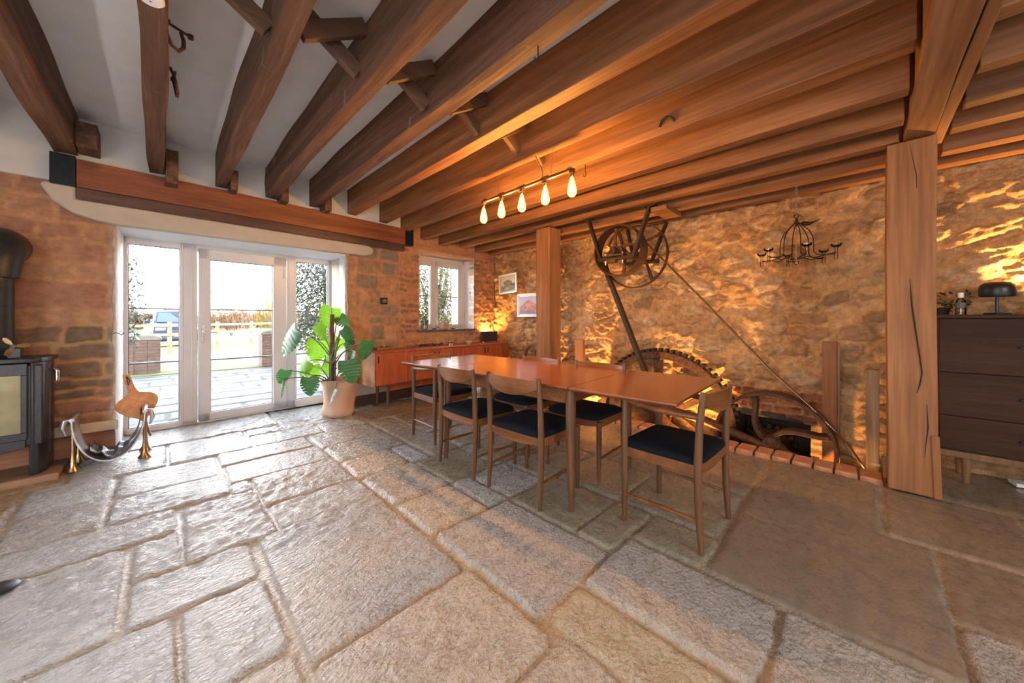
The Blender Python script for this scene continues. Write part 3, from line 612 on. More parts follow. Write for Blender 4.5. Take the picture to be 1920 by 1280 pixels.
post('square_post', 3.50, 3.735, 2.82, 3.05, 2.335, 'smooth square oak post standing behind the dining table', 7)
# brick edging of the pit
i = 0; y = -.115
while y < 2.72:
    w_ = .128+.008*math.sin(i*2.3)
    o = MB().box(-.10,.10,-w_/2+.006,w_/2-.006,-.045,.022).build('edging_brick', M['brick'], None, bev=.012, loc=(3.655+.006*math.sin(i*1.7), y+w_/2, .0), rz=.03*math.sin(i*3.1), segs=3)
    tag(o, 'worn orange brick laid across the rim of the wheel pit', 'brick', 'bricks edging the wheel pit'); y += w_; i += 1

# ------------------------------------------------------------------ dining table and chairs
tb = thing('dining_table', 'long teak dining table with both end leaves extended and tapered round legs', 'table', (2.11, 1.855, 0), R(3.2))
def plank(y0, y1, name):
    m = MB(); W = .465
    secs = []
    for z, i in ((.742,0),(.75,.002)): pass
    poly0 = [(-W+.022,y0),(W-.022,y0),(W-.022,y1),(-W+.022,y1)]; poly1 = [(-W,y0),(W,y0),(W,y1),(-W,y1)]
    e0 = .022 if y0 < -1 else 0; e1 = .022 if y1 > 1 else 0
    poly0 = [(-W+.022,y0+e0),(W-.022,y0+e0),(W-.022,y1-e1),(-W+.022,y1-e1)]
    m.loft([[(x,y,.722) for x,y in poly0],[(x,y,.738) for x,y in poly1],[(x,y,.750) for x,y in poly1]])
    return m.build(name, M['teak'], tb, bev=.002)
plank(-.609, .609, 'table_top'); plank(.613, 1.215, 'table_leaf'); plank(-1.215, -.613, 'table_leaf')
for a in ((-.40,-.375,-.55,.55),(.375,.40,-.55,.55),(-.40,.40,-.575,-.55),(-.40,.40,.55,.575)):
    MB().box(a[0],a[1],a[2],a[3],.635,.722).build('apron', M['teak_side'], tb, bev=.002)
for x in (-.25,.25): MB().box(x-.02,x+.02,-1.15,1.15,.695,.7215).build('leaf_runner', M['teak_frame'], tb, bev=.002)
for sx in (-1,1):
    for sy in (-1,1):
        MB().tube([(sx*.415,sy*.605,0),(sx*.41,sy*.6,.3),(sx*.405,sy*.595,.6),(sx*.405,sy*.595,.722)],[.017,.0255,.031,.031],20).build('leg', M['teak_frame'], tb, smooth=True)

def chair(name, label, arms):
    t = thing(name, label, 'chair', group=None)
    def legp(x, y0, pts, rs, nm='leg'): return MB().tube([(x+dx, y0+dy, z) for dx, dy, z in pts], rs, 14).build(nm, M['teak_frame'], t, smooth=True)
    for s_ in (-1,1):
        legp(s_*.222, -.195, [(0,-.012,0),(0,0,.2),(0,.004,.42),(0,-.004,.62),(0,-.022,.79)], [.0135,.018,.020,.018,.014])
        top = .70 if arms else .425
        legp(s_*.228, .195, [(0,.004,0),(0,0,.25),(0,0,.42)] + ([(0,0,.58),(0,0,top)] if arms else []), [.013,.018,.0195] + ([.018,.014] if arms else []))
        MB().box(s_*.222-.011, s_*.222+.011, -.18, .18, .375, .428).build('side_rail', M['teak_side'], t, bev=.003)
        MB().tube([(s_*.222,-.19,.155),(s_*.226,0,.158),(s_*.228,.19,.155)], [.008,.011,.008], 10).build('stretcher', M['teak_side'], t, smooth=True)
        if arms:
            MB().tube([(s_*.222,-.195,.665),(s_*.236,-.10,.668),(s_*.243,.0,.675),(s_*.24,.10,.685),(s_*.228,.195,.695)], [.013,.016,.018,.016,.012], 12).build('armrest', M['teak_side'], t, smooth=True)
    # curved front and rear seat rails (bowed lower edge)
    for y in (-.19, .19):
        poly = [(-.215,.428),(-.215,.385)] + [(-.215+.43*i/12, .385-.022*math.sin(math.pi*i/12)) for i in range(1,12)] + [(.215,.385),(.215,.428)]
        MB().prism(poly, y-.010, y+.010).build('seat_rail', M['teak_side'], t, bev=.002)
    # upholstered seat: domed pad
    secs = []; N = 16
    def se(z, k, dz=0):
        q = []
        for i in range(N*2):
            a = 2*math.pi*i/(N*2); c, s_ = math.cos(a), math.sin(a); e = .28
            q.append((k*.232*math.copysign(abs(c)**e, c), .008+k*.212*math.copysign(abs(s_)**e, s_), z))
        return q
    secs = [se(.418,.93), se(.426,1.0), se(.440,1.012), se(.452,.985), se(.460,.93), se(.467,.8), se(.471,.55), se(.472,.2)]
    MB().loft(secs).build('seat', M['seat'], t, smooth=True)
    # crest: deep curved panel whose lower edge is an arc
    nx = 14; front = []; m = MB(); secs = []
    for i in range(nx+1):
        u = -1+2*i/nx; x = u*.214; y = -.212 - .030*(1-u*u); zt = .778+.004*(1-u*u); zb = .722 - .092*math.sqrt(max(0, 1-u*u))*1.0 + .0
        zb = .724 - .050*(1-abs(u)**2.2)
        secs.append([(x, y-.008, zb), (x, y-.010-.002, zt), (x, y+.006-.002, zt), (x, y+.008, zb)])
    m.loft(secs).build('crest_rail', M['teak_side'], t, bev=.003)
    return t
side = chair('dining_chair', 'armless teak chair with navy seat, nearest the camera on the table\'s left side', False)
side.location = (1.80, 1.595, 0); side.rotation_euler = (0,0,R(-88)); side['group'] = 'armless dining chairs'
dup(side, (1.785, 2.18, 0), R(-91), 'armless teak chair on the near side, beside the monstera end of the table')
dup(side, (2.375, 1.55, 0), R(92), 'armless teak chair on the wheel side, right of the other one there')
dup(side, (2.36, 2.19, 0), R(89), 'armless teak chair on the wheel side, in front of the far square post')
arm = chair('carver_chair', 'teak armchair with navy seat at the right-hand end of the table', True)
arm.location = (2.09, .755, 0); arm.rotation_euler = (0,0,R(-1.5)); arm['group'] = 'dining armchairs'
dup(arm, (1.99, 2.955, 0), R(180), 'teak armchair with navy seat at the window end of the table')

# ------------------------------------------------------------------ sideboard and what stands on it
sb = thing('sideboard', 'long low reddish teak sideboard under the small window', 'sideboard', Bw(0, 0, 0), A)
b = MB(); b.box(1.82,4.26,-.44,-.435+.01,.30,.302)
body = MB().box(1.84,4.25,-.43,-.035,.315,.72).build('carcass', M['sideboard'], sb, bev=.002)
MB().box(1.82,4.26,-.455,-.03,.722,.742).build('top', M['sideboard'], sb, bev=.003)
MB().box(1.82,1.839,-.452,-.03,.30,.7215).build('end_panel', M['sideboard_end'], sb, bev=.003)
MB().box(1.84,4.26,-.452,-.03,.298,.3145).build('bottom_board', M['teak_frame'], sb, bev=.002)
xs = [1.842,2.29,2.755,3.275,3.735,4.255]
for i in range(5):
    d = MB().box(xs[i]+.003,xs[i+1]-.003,-.449,-.431,.318,.719).build('door', M['sideboard'], sb, bev=.002)
    hx = xs[i]+.035 if i % 2 == 0 else xs[i+1]-.035
    MB().box(hx-.008,hx+.008,-.4545,-.4492,.60,.69).build('finger_pull', M['walnut'], d, bev=.002)
for x in (2.04,3.95):
    for y in (-.38,-.10): MB().tube([(x,y,0),(x,y,.297)],[.013,.025],14).build('leg', M['teak_frame'], sb, smooth=True)
MB().box(2.06,3.93,-.385,-.365,.225,.297).build('stretcher_rail', M['sideboard'], sb, bev=.003)
def onB(name, lb, cat, x, y, z, rz=0, group=None): return thing(name, lb, cat, Bw(x,y,z), A+rz, group)
t = onB('speaker_box', 'dark flat-screened box glowing behind at the sideboard\'s corner end', 'speaker', 4.08, -.15, .742, R(-20))
MB().box(-.155,.155,-.02,.02,.012,.19).build('body', plain('dark_box', (.05,.045,.045), .4, 0, 30, .1, .05), t, bev=.006)
MB().box(-.145,.145,-.0225,-.0202,.022,.18).build('grille', M['black'], t, bev=.002)
for x in (-.11,.11): MB().tube([(x,0,0),(x,0,.013)],.012,10).build('foot', M['chrome'], t)
t = onB('green_bowl', 'small pale green bowl on the sideboard', 'bowl', 3.52, -.25, .742)
MB().lathe([(.028,0),(.03,.005),(.055,.03),(.063,.052),(.059,.052),(.05,.03),(.026,.01),(.001,.008)], n=28, cap=False).build('bowl_body', plain('green_glaze', (.40,.55,.22), .25), t, smooth=True)
t = onB('brass_ornament', 'small brass animal ornament on the sideboard left of the green bowl', 'ornament', 3.20, -.2, .742)
m = MB(); m.lathe([(.001,-.012),(.018,-.008),(.022,0),(.018,.010),(.001,.014)], (0,0,.04), 14)
m.tube([(-.035,0,.038),(-.01,0,.045),(.02,0,.044),(.045,0,.06),(.055,0,.075)],[.012,.02,.018,.01,.008],10)
for x in (-.025,.02):
    for y in (-.01,.01): m.tube([(x,y,0),(x,y,.035)],.005,6)
m.build('figure', M['brass'], t, smooth=True)
for x, lb in ((2.72,'coiled dried seed pods lying along the sideboard, left heap'),(2.95,'coiled dried seed pods lying along the sideboard, right heap')):
    t = onB('dried_pods', lb, 'decoration', x, -.16, .742)
    m = MB(); rnd = random.Random(int(x*100))
    for k in range(9):
        a = rnd.uniform(0, 6.28); cx_, cy_ = rnd.uniform(-.1,.1), rnd.uniform(-.03,.03)
        m.tube([(cx_+.03*math.cos(a+j*.9)*(1-j*.08), cy_+.02*math.sin(a+j*.9), .008+.006*j) for j in range(6)], .006, 6)
    m.build('pods', M['rust'], t, smooth=True)
t = onB('wooden_tray', 'small orange wooden tray of bits at the plant end of the sideboard', 'tray', 2.10, -.16, .742)
MB().box(-.12,.12,-.06,.06,0,.006).box(-.12,.12,-.06,-.054,.006,.03).box(-.12,.12,.054,.06,.006,.03).box(-.12,-.114,-.054,.054,.006,.03).box(.114,.12,-.054,.054,.006,.03).build('tray', M['post'], t, bev=.002)
MB().lathe([(.018,0),(.02,.02),(.012,.04),(.006,.042)], (-.03,0,.0065), 14).lathe([(.015,0),(.015,.03),(.006,.034)], (.05,.01,.0065), 14).build('pots', M['rust'], t, smooth=True)
# window sill things
t = onB('wire_lantern', 'small domed wire lantern on the left of the window sill', 'lantern', 2.915, .10, .985)
m = MB(); m.lathe([(.05,0),(.052,.008),(.04,.012)], n=20)
for k in range(10):
    a = k*math.pi/5; m.tube([(.045*math.cos(a),.045*math.sin(a),.01),(.047*math.cos(a),.047*math.sin(a),.13),(.032*math.cos(a),.032*math.sin(a),.18),(.002*math.cos(a),.002*math.sin(a),.205)],.0025,6)
m.ring((0,0,.08),.043,.049,.004,24,'z').ring((0,0,.13),.043,.05,.004,24,'z'); m.build('cage', M['iron'], t)
MB().lathe([(.02,.012),(.02,.06),(.002,.062)], n=16).build('candle', M['white'], t, smooth=True)
t = onB('block_candle', 'square clay-coloured block candle on the window sill', 'candle', 3.30, .12, .985, R(12))
MB().box(-.058,.058,-.05,.05,0,.12).build('wax', M['pot'], t, bev=.006); MB().tube([(0,0,.12),(.003,0,.145)],.003,6).build('wick', M['black'], t)
for x, lb in ((3.10,'flat dark pebble on the sill left of the block candle'),(3.47,'flat dark pebble on the sill right of the block candle')):
    t = onB('pebble', lb, 'pebble', x, .10, .985); MB().lathe([(.01,0),(.04,.004),(.045,.012),(.03,.02),(.002,.022)], n=18).build('stone', M['iron'], t, smooth=True)
t = onB('thermostat', 'square black thermostat with round dial on the stone wall', 'thermostat', 2.172, -.012, 1.40)
MB().box(-.052,.052,-.022,0,-.045,.045).build('backplate', M['black'], t, bev=.005)
MB().lathe([(.03,0),(.03,-.014),(.027,-.017),(.001,-.017)], (0,-.022,0), 24, 'y').build('dial', M['steel'], t, smooth=True)
# pictures on the right wall (face -X)
def picture(y0, y1, z0, z1, tilt, label, fm, shapes, bgc, mount):
    t = thing('framed_picture', label, 'picture', (4.262, (y0+y1)/2, (z0+z1)/2)); t.rotation_euler = (tilt, 0, 0)
    W, Hh = abs(y1-y0)/2, (z1-z0)/2; fw = .03
    m = MB(); m.box(0,.02,-W,W,Hh-fw,Hh).box(0,.02,-W,W,-Hh,-Hh+fw).box(0,.02,-W,-W+fw,-Hh+fw,Hh-fw).box(0,.02,W-fw,W,-Hh+fw,Hh-fw); m.build('frame', fm, t, bev=.003)
    MB().box(.012,.018,-W+fw,W-fw,-Hh+fw,Hh-fw).build('mount', mount, t)
    iw, ih = W-fw-.02, Hh-fw-.02
    MB().box(.010,.0118,-iw,iw,-ih,ih).build('print', plain('print_ground', bgc, .6, 0, 8, .08, 0), t)
    for k, (poly, c) in enumerate(shapes):
        MB().prism([(-a*iw, b_*ih) for a, b_ in poly], .0098-.0003*k, .0101, 'yz').build('painted_patch', plain('paint', c, .6, 0, 30, .3, 0), t)
    return t
blob = [(math.cos(a)*.62+.0, math.sin(a)*.42+.12+.05*math.sin(5*a)) for a in [i*.35 for i in range(18)]]
picture(4.155, 4.60, 1.60, 1.94, R(-3), 'small framed landscape of a round brown tree, upper left picture', M['white'], [([(-1,-1),(1,-1),(1,-.25),(.2,-.15),(-1,-.3)],(.22,.24,.14)),(blob,(.24,.17,.09)),([(.3,-.35),(1,-.3),(1,-.05),(.5,.0)],(.10,.10,.09)),([(-.6,-.8),(.2,-.6),(.1,-.9)],(.5,.5,.45))], (.60,.56,.42), M['plaster_warm'])
picture(3.66, 4.136, 1.185, 1.575, 0, 'white framed picture of pink hills, partly behind the far square post', M['white'], [([(-1,-.2),(-.6,.1),(-.2,.5),(.2,.55),(.7,.2),(1,0),(1,-1),(-1,-1)],(.50,.24,.22)),([(-1,-1),(1,-1),(1,-.75),(0,-.6),(-1,-.7)],(.25,.22,.33)),([(-.4,0),(.2,.2),(.6,-.1),(.0,-.3)],(.6,.32,.25))], (.50,.47,.62), M['white'])
# crate with pots, and a spinning-wheel, between the sideboard and the wall
t = thing('wooden_crate', 'dark wooden crate beside the right end of the sideboard', 'crate', (4.10, 4.03, 0))
MB().box(-.12,.12,-.17,.17,0,.02).box(-.12,-.105,-.17,.17,.02,.44).box(.105,.12,-.17,.17,.02,.44).box(-.105,.105,-.17,-.155,.02,.44).box(-.105,.105,.155,.17,.02,.44).box(-.12,.12,-.17,.17,.44,.455).build('boards', M['walnut'], t, bev=.003)
for (y, h, c) in ((.11,.10,'red clay pot on the crate, nearest the sideboard'),(-.0,.055,'low red clay pot in the middle of the crate'),(-.11,.085,'red clay pot on the crate, nearest the spinning wheel')):
    q = thing('clay_pot', c, 'pot', (4.08, 4.03+y, .455)); MB().lathe([(.025,0),(.04,h*.3),(.042,h*.7),(.03,h*.9),(.034,h),(.028,h),(.024,h*.85),(.001,h*.8)], n=20, cap=False).build('pot_body', plain('clay_red', (.38,.11,.06), .5), q, smooth=True)
t = thing('spinning_wheel', 'small wooden spinning wheel standing by the far square post', 'spinning wheel', (4.10, 3.60, 0))
MB().ring((0,0,.55),.185,.225,.05,40).build('rim', M['post'], t, bev=.004)
for k in range(6):
    a = k*math.pi/3+.3; MB().tube([(0,.025*math.cos(a),.55+.025*math.sin(a)),(0,.1*math.cos(a),.55+.1*math.sin(a)),(0,.186*math.cos(a),.55+.186*math.sin(a))],[.007,.011,.007],8).build('spoke', M['post'], t, smooth=True)
MB().lathe([(.03,-.035),(.03,.035)], (0,0,.55), 16, 'x').build('hub', M['oak'], t)
for x in (-.06,.06): MB().bar((x,0,.26),(x,0,.56),.02,.035).build('upright', M['oak'], t, bev=.003)
MB().box(-.08,.08,-.2,.2,.23,.26).build('bench', M['oak'], t, bev=.004)
for x, y in ((-.06,-.17),(.06,-.17),(-.06,.17),(.06,.17)): MB().tube([(x*1.3,y*1.1,0),(x,y,.232)],[.01,.014],8).build('leg', M['oak'], t, smooth=True)

# ------------------------------------------------------------------ monstera
pl = thing('monstera_plant', 'tall monstera on a coir pole, leaves glowing against the door glass', 'plant', (1.50, 4.45, 0))
pt = thing('plant_pot', 'slouching clay-coloured fabric pot beside the glazed doors', 'pot', (1.50, 4.45, 0))
secs = []
prof = [(.155,0),(.175,.02),(.182,.06),(.170,.11),(.172,.2),(.180,.3),(.188,.40),(.192,.425),(.184,.43),(.178,.40),(.165,.33)]
for k, (r, z) in enumerate(prof):
    secs.append([((r+ .010*math.sin(3*a+z*9)+.007*math.sin(5*a-z*14))*math.cos(a), (r+.010*math.sin(3*a+z*9)+.007*math.sin(5*a-z*14))*math.sin(a), z + (.008*math.sin(2*a) if z > .35 else 0)) for a in [2*math.pi*i/40 for i in range(40)]])
MB().loft(secs, cap=False).add([(.15*math.cos(i*.2),.15*math.sin(i*.2),.001) for i in range(31)], [tuple(range(31))]).build('pot_body', M['pot'], pt, smooth=True)
MB().lathe([(.001,.345),(.08,.35),(.15,.34),(.168,.335)], n=30, cap=False).build('soil', M['soil'], pt, smooth=True)
MB().tube([(-.075+.004*math.sin(i), .0+.004*math.cos(i*1.3), .36+i*.065) for i in range(14)], .0235, 14).build('coir_pole', M['coir'], pl, smooth=True)
def leaf_mesh():
    """split heart-shaped leaf lying in local xy, stalk end at the origin, tip at y = 1"""
    vs = []; fs = []
    def width(t): return .54*math.sin(math.pi*min(1, (t*.88+.12))**.72)**.62*(1-.18*t)
    n = 44; m = 6
    for s_ in (-1, 1):
        base = len(vs)
        for i in range(n+1):
            t = i/n; y = t; w_ = width(t)
            back = -.16*max(0, 1-t*5)
            # splits: narrow the blade between the ribs
            ph = (t*6.2) % 1; cut = 1 - .62*(math.exp(-((ph-.5)/.06)**2) if .18 < t < .88 else 0)
            for j in range(m+1):
                u = j/m; uu = u*cut if u > .35 else u
                uu = min(u, cut) if u > .3 else u
                x = s_*uu*w_; yy = y + back*u*1.5 + .16*u*(1-t)*.3 + .12*uu
                z = -.10*(uu*w_*2)**2 - .18*t*t + .04*math.sin(uu*5+i)*.2
                vs.append((x, yy, z))
        for i in range(n):
            for j in range(m):
                a = base+i*(m+1)+j; f = (a, a+1, a+m+2, a+m+1); fs.append(f if s_ > 0 else f[::-1])
    return vs, fs
LV, LF = leaf_mesh()
leaf_data = {}
for key in 'bd':
    me = bpy.data.meshes.new('leaf'); me.from_pydata(LV, [], LF); me.materials.append(M['leaf_'+key]); me.polygons.foreach_set('use_smooth', [True]*len(LF)); leaf_data[key] = me
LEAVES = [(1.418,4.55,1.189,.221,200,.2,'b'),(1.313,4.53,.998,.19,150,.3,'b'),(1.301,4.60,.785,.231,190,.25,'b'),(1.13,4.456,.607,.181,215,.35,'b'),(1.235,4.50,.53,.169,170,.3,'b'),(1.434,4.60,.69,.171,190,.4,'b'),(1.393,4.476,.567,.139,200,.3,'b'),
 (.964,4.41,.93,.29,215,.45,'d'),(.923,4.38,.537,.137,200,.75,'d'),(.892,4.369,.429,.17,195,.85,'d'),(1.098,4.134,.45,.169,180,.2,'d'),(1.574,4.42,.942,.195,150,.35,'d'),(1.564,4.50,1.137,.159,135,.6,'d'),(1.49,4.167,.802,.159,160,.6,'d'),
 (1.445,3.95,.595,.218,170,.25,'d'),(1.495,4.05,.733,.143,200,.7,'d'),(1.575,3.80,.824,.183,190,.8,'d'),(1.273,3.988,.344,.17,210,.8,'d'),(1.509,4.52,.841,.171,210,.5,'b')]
rt = Vector((.7071,-.7071,0)); fw = Vector((.7071,.7071,0)); up = Vector((0,0,1)); rnd = random.Random(4)
for i, (x, y, z, L, ang, tilt, k) in enumerate(LEAVES):
    a = R(ang); tip = (rt*math.sin(a)+up*math.cos(a)).normalized(); nrm = (-fw).copy()
    side_ = tip.cross(nrm).normalized(); roll = tilt*1.35*(1 if i % 2 else -1)
    q = Matrix.Rotation(roll, 3, tip); side_ = q @ side_; nrm = q @ nrm
    c = Vector((x, y, z)); L *= 1.08
    o = bpy.data.objects.new('leaf', leaf_data[k]); COL.objects.link(o); o.parent = pl
    org = c - tip*L*.45 - Vector(pl.location)
    mt = Matrix((side_*L, tip*L, nrm*L)).transposed().to_4x4(); mt.translation = org; o.matrix_local = mt
    p0 = Vector((-.05+rnd.uniform(-.04,.04), rnd.uniform(-.04,.04), .34+ (z*.35 if z > .6 else 0))); p3 = org + tip*L*.03
    mid = (p0+p3)/2 + Vector((rnd.uniform(-.02,.02), rnd.uniform(-.02,.02), .09+.06*rnd.random()))
    pts = [p0*(1-t_)**2 + mid*2*t_*(1-t_) + p3*t_*t_ for t_ in [j/9 for j in range(10)]]
    MB().tube(pts, [.0075-.0035*j/9 for j in range(10)], 8).build('stalk', M['stem'], pl, smooth=True)
for k in range(5):
    a = k*1.3; MB().tube([(-.07+.03*math.cos(a), .03*math.sin(a), .34+j*.07) for j in range(0, 6)] + [(-.05+.06*math.cos(a+1), .06*math.sin(a+1), .78+.05*k)], .009, 8).build('stem', M['stem'], pl, smooth=True)

# ------------------------------------------------------------------ stove corner
hs = MB().box(-2.3,-.53,4.10,4.52,-.02,.042).build('hearth_slab', wood('hearth_stone', [(.3,(.20,.12,.07)),(.7,(.36,.22,.13))], 'x', 5, .2, .7, .5), None, bev=.01); tag(hs, 'low brown stone hearth slab under the black stove', 'hearth')
st = thing('wood_stove', 'black wood-burning stove with a wide pale glass door, cut by the photo edge', 'stove', (-.905, 4.33, .042))
MB().box(-.30,.30,-.17,.17,.21,.785).build('firebox', M['stove'], st, bev=.012)
q = [(.235,-.165),(.25,-.175),(.275,-.165),(.295,-.13),(.305,-.07),(.307,.05),(.30,.17),(.24,.17)]
MB().prism(q, 0, .80, 'xy').build('side_panel', M['stove'], st, bev=.004)
MB().prism([(-a,b_) for a,b_ in q][::-1], 0, .80, 'xy').build('side_panel', M['stove'], st, bev=.004)
MB().prism([(-.32,.18),(-.32,-.09),(-.29,-.165),(-.24,-.195),(.24,-.195),(.29,-.165),(.32,-.09),(.32,.18)], .80, .832, 'xy').build('top_plate', M['stove'], st, bev=.006)
d = MB().box(-.232,.232,-.192,-.171,.26,.31).box(-.232,.232,-.192,-.171,.715,.795).box(-.232,-.205,-.192,-.171,.31,.715).box(.205,.232,-.192,-.171,.31,.715).build('stove_door', M['stove'], st, bev=.003)
MB().box(-.21,.21,-.184,-.176,.305,.72).build('door_glass', M['stove_glass'], d)
MB().prism([(-.22,.26),(-.22,.20),(.02,.185),(.05,.17),(.10,.17),(.13,.19),(.225,.205),(.225,.26)], -.188, -.172).build('ash_lip', M['stove'], st, bev=.003)
MB().tube([(.306,-.06,.735),(.335,-.065,.735),(.345,-.068,.725),(.345,-.07,.65)],[.008,.01,.012,.011],12).build('door_handle', M['chrome'], st, smooth=True)
MB().box(.3065,.3085,-.03,-.026,.12,.78).build('panel_seam', M['bead'], st)
MB().lathe([(.115,0),(.117,.02),(.10,.034),(.098,.04)], (.04,0,.832), 32).build('flue_collar', M['stove'], st, bev=.003)
fl_ = thing('stove_flue', 'black flue pipe with a fat elbow turning into the wall above the stove', 'flue', (-.845, 4.33, .915))
MB().lathe([(.088,0),(.088,.50),(.089,.505),(.089,.52),(.088,.525),(.088,.60)], n=36).build('pipe', M['stove'], fl_, smooth=True)
MB().tube([(0,0,.53),(0,.0,.60),(0,.015,.68),(0,.06,.745),(0,.13,.77),(0,.20,.772)],[.112,.118,.130,.135,.135,.135],36).build('elbow', M['stove'], fl_, smooth=True)
t = thing('stove_fan', 'small heat-driven fan with an orange blade on the stove top', 'fan', (-.74, 4.235, .8745))
MB().box(-.03,.03,-.02,.02,0,.07).build('base', M['black'], t, bev=.004)
for k in range(3):
    a = R(5+k*120); pts = [(math.cos(a)*r_-math.sin(a)*w_, -.03+.012*(w_/.02), .085+math.sin(a)*r_+math.cos(a)*w_) for r_, w_ in ((.01,-.006),(.04,-.015),(.065,-.012),(.075,0),(.065,.012),(.04,.015),(.01,.006))]
    m = MB(); m.add(pts, [tuple(range(7))]); m.add([(x,y+.002,z) for x,y,z in pts], [tuple(reversed(range(7)))]); m.build('blade', M['brass'], t)
MB().lathe([(.012,-.04),(.012,-.015)], (0,0,.085), 12, 'y').build('hub', M['black'], t)

lg = thing('log_cradle', 'shiny horseshoe-shaped log cradle on flared brass horn feet by the stove', 'log holder', (-.295, 4.355, 0))
hw = .19; secs = []
for i in range(25):
    t_ = i/24; a = math.pi*(1+t_); x = hw*1.02*math.cos(a); z = .375 + .345*math.sin(a)*(1 if True else 1)
    secs.append([(x*1.0, -.16, z), (x*1.0, .10, z), (x*.965, .10, z+.010), (x*.965, -.16, z+.010)])
MB().loft(secs).build('cradle_sheet', M['pewter'], lg, smooth=True)
secs = []
for i in range(31):
    t_ = i/30; a = math.pi*(1.28+.74*t_); n_ = .014*math.sin(i*.9)+.006*math.sin(i*1.9+1); x = hw*.86*math.cos(a); z = .375 + (.345-.045+n_)*math.sin(a)
    row = [(x*(1+.03*math.sin(j*.9+i*.5)), -.12+.24*j/8, z+.012*math.sin(j*1.1+i*.45)) for j in range(9)]
    secs.append(row + [(p_[0], p_[1], p_[2]-.012) for p_ in reversed(row)])
MB().loft(secs).build('leather_liner', M['charcoal'], lg, smooth=True)
for sx in (-1,1):
    m = MB().tube([(sx*hw*1.0,-.15,.385),(sx*hw*1.0,.15,.385)],.014,12)
    m.tube([(sx*hw,-.13,.39),(sx*(hw+.035),-.13,.385),(sx*(hw+.045),-.13,.33),(sx*(hw+.03),-.13,.27)],[.012,.018,.016,.006],10)
    m.build('top_rail', M['pewter'], lg, smooth=True)
    for y in (-.12,.12):
        MB().lathe([(.042,0),(.040,.004),(.024,.03),(.015,.07),(.0105,.14),(.009,.36)], (sx*(hw-.002),y,0), 20, cap=True).build('horn_foot', M['brass'] if sx < 0 else M['bronze'], lg, smooth=True)
be = thing('fire_bellows', 'tan leather and wood fire bellows leaning in the doorway behind the log cradle', 'bellows', (-.105, 4.56, .20)); be.rotation_euler = (R(-6), R(-15), R(6))
half = [(.012,0),(.014,.04),(.03,.07),(.085,.12),(.122,.17),(.134,.205),(.130,.235),(.108,.265),(.068,.285),(.036,.30),(.026,.33),(.022,.39),(.0235,.45),(.016,.48)]
poly = half + [(-x, z) for x, z in reversed(half)]
MB().prism(poly, -.028, -.016).build('front_board', M['leather'], be, bev=.004)
MB().prism([(x*.96,z*.98+.004) for x,z in poly if z < .46], .016, .026).build('back_board', M['leather'], be, bev=.004)
MB().prism([(x*.93,z) for x,z in poly if .05 < z < .30], -.016, .016).build('leather_gusset', M['walnut'], be, bev=.003)
MB().lathe([(.008,-.11),(.012,.0),(.012,.04)], (0,0,.0), 12).build('nozzle', M['bronze'], be, smooth=True)
MB().tube([(0,-.03,.46),(.01,-.035,.42),(-.01,-.036,.38),(0,-.034,.46)],.003,6).build('hanging_loop', M['black'], be)
t = thing('floor_disc', 'flat dark round cover lying on the flagstones at the left photo edge', 'cover', (-.50, 2.59, .0)); MB().lathe([(.06,0),(.062,.006),(.05,.012),(.001,.013)], n=28).build('disc', M['black'], t, smooth=True)
t = thing('wall_hook', 'thin black wire hook on the left door jamb', 'hook', Bw(-.30, .02, 1.02), A); MB().tube([(-.01,-.03,0),(.01,-.045,.012),(.03,-.04,.005),(.045,-.02,-.01),(.055,0,0),(.06,.0,.015)],.003,6).build('wire', M['iron'], t)

# ------------------------------------------------------------------ mill gear in the pit and overhead
gw = thing('gear_wheel', 'great rusty toothed mill wheel rising out of the pit behind the table', 'wheel', (4.225, 1.70, -.035)); gw.scale = (1, 1.03, 1.03)
MB().ring((0,0,0),.69,.775,.09,96).build('rim', M['rust'], gw, bev=.006)
for k in range(72):
    a = 2*math.pi*k/72
    m = MB(); c_, s_ = math.cos(a), math.sin(a)
    for yy_, zz_ in (): pass
    m.bar((0,c_*.765,s_*.765),(0,c_*.812,s_*.812),.085,.030,up=(0,-s_,c_)); m.build('cog', M['iron'], gw)
for k in range(6):
    a = k*math.pi/3+.45; MB().bar((0,.09*math.cos(a),.09*math.sin(a)),(0,.70*math.cos(a),.70*math.sin(a)),.035,.075,up=(0,-math.sin(a),math.cos(a))).build('spoke', M['rust'], gw, bev=.006)
MB().lathe([(.11,-.08),(.12,0),(.11,.08)], (0,0,0), 32, 'x').build('hub', M['rust'], gw, smooth=True)
w2 = thing('flywheel', 'broad-rimmed curved-spoke pulley wheel in the pit left of the big post', 'wheel', (3.985, .585, .02)); w2.scale = (1, .972, .972)
MB().ring((0,0,0),.44,.47,.18,80).build('rim', M['rust'], w2, bev=.004)
for k in range(4):
    a = R(20+90*k); pts = []
    for j in range(10):
        r_ = .06+.375*j/9; b_ = a+.9*math.sin(j/9*1.6); pts.append((0, r_*math.cos(b_), r_*math.sin(b_)))
    m = MB(); secs = []
    for j, p_ in enumerate(pts):
        d_ = (Vector(pts[min(j+1,9)])-Vector(pts[max(j-1,0)])).normalized(); nrm = Vector((0,-d_.z,d_.y))*(.018); wv = Vector((.05+.02*(j/9),0,0)); P_ = Vector(p_)
        secs.append([P_+nrm+wv, P_+nrm-wv, P_-nrm-wv, P_-nrm+wv])
    m.loft(secs).build('spoke', M['rust'], w2, bev=.004)
MB().lathe([(.06,-.10),(.07,0),(.06,.08)], (0,0,0), 28, 'x').build('hub', M['rust'], w2, smooth=True)
t = thing('drive_shaft', 'thick rusty shaft lying across the pit between the wheels', 'shaft', (3.93, 1.02, .06)); MB().tube([(.03,.55,.10),(0,.1,.05),(-.02,-.42,-.09)],.042,20).build('shaft_bar', M['rust'], t, smooth=True)
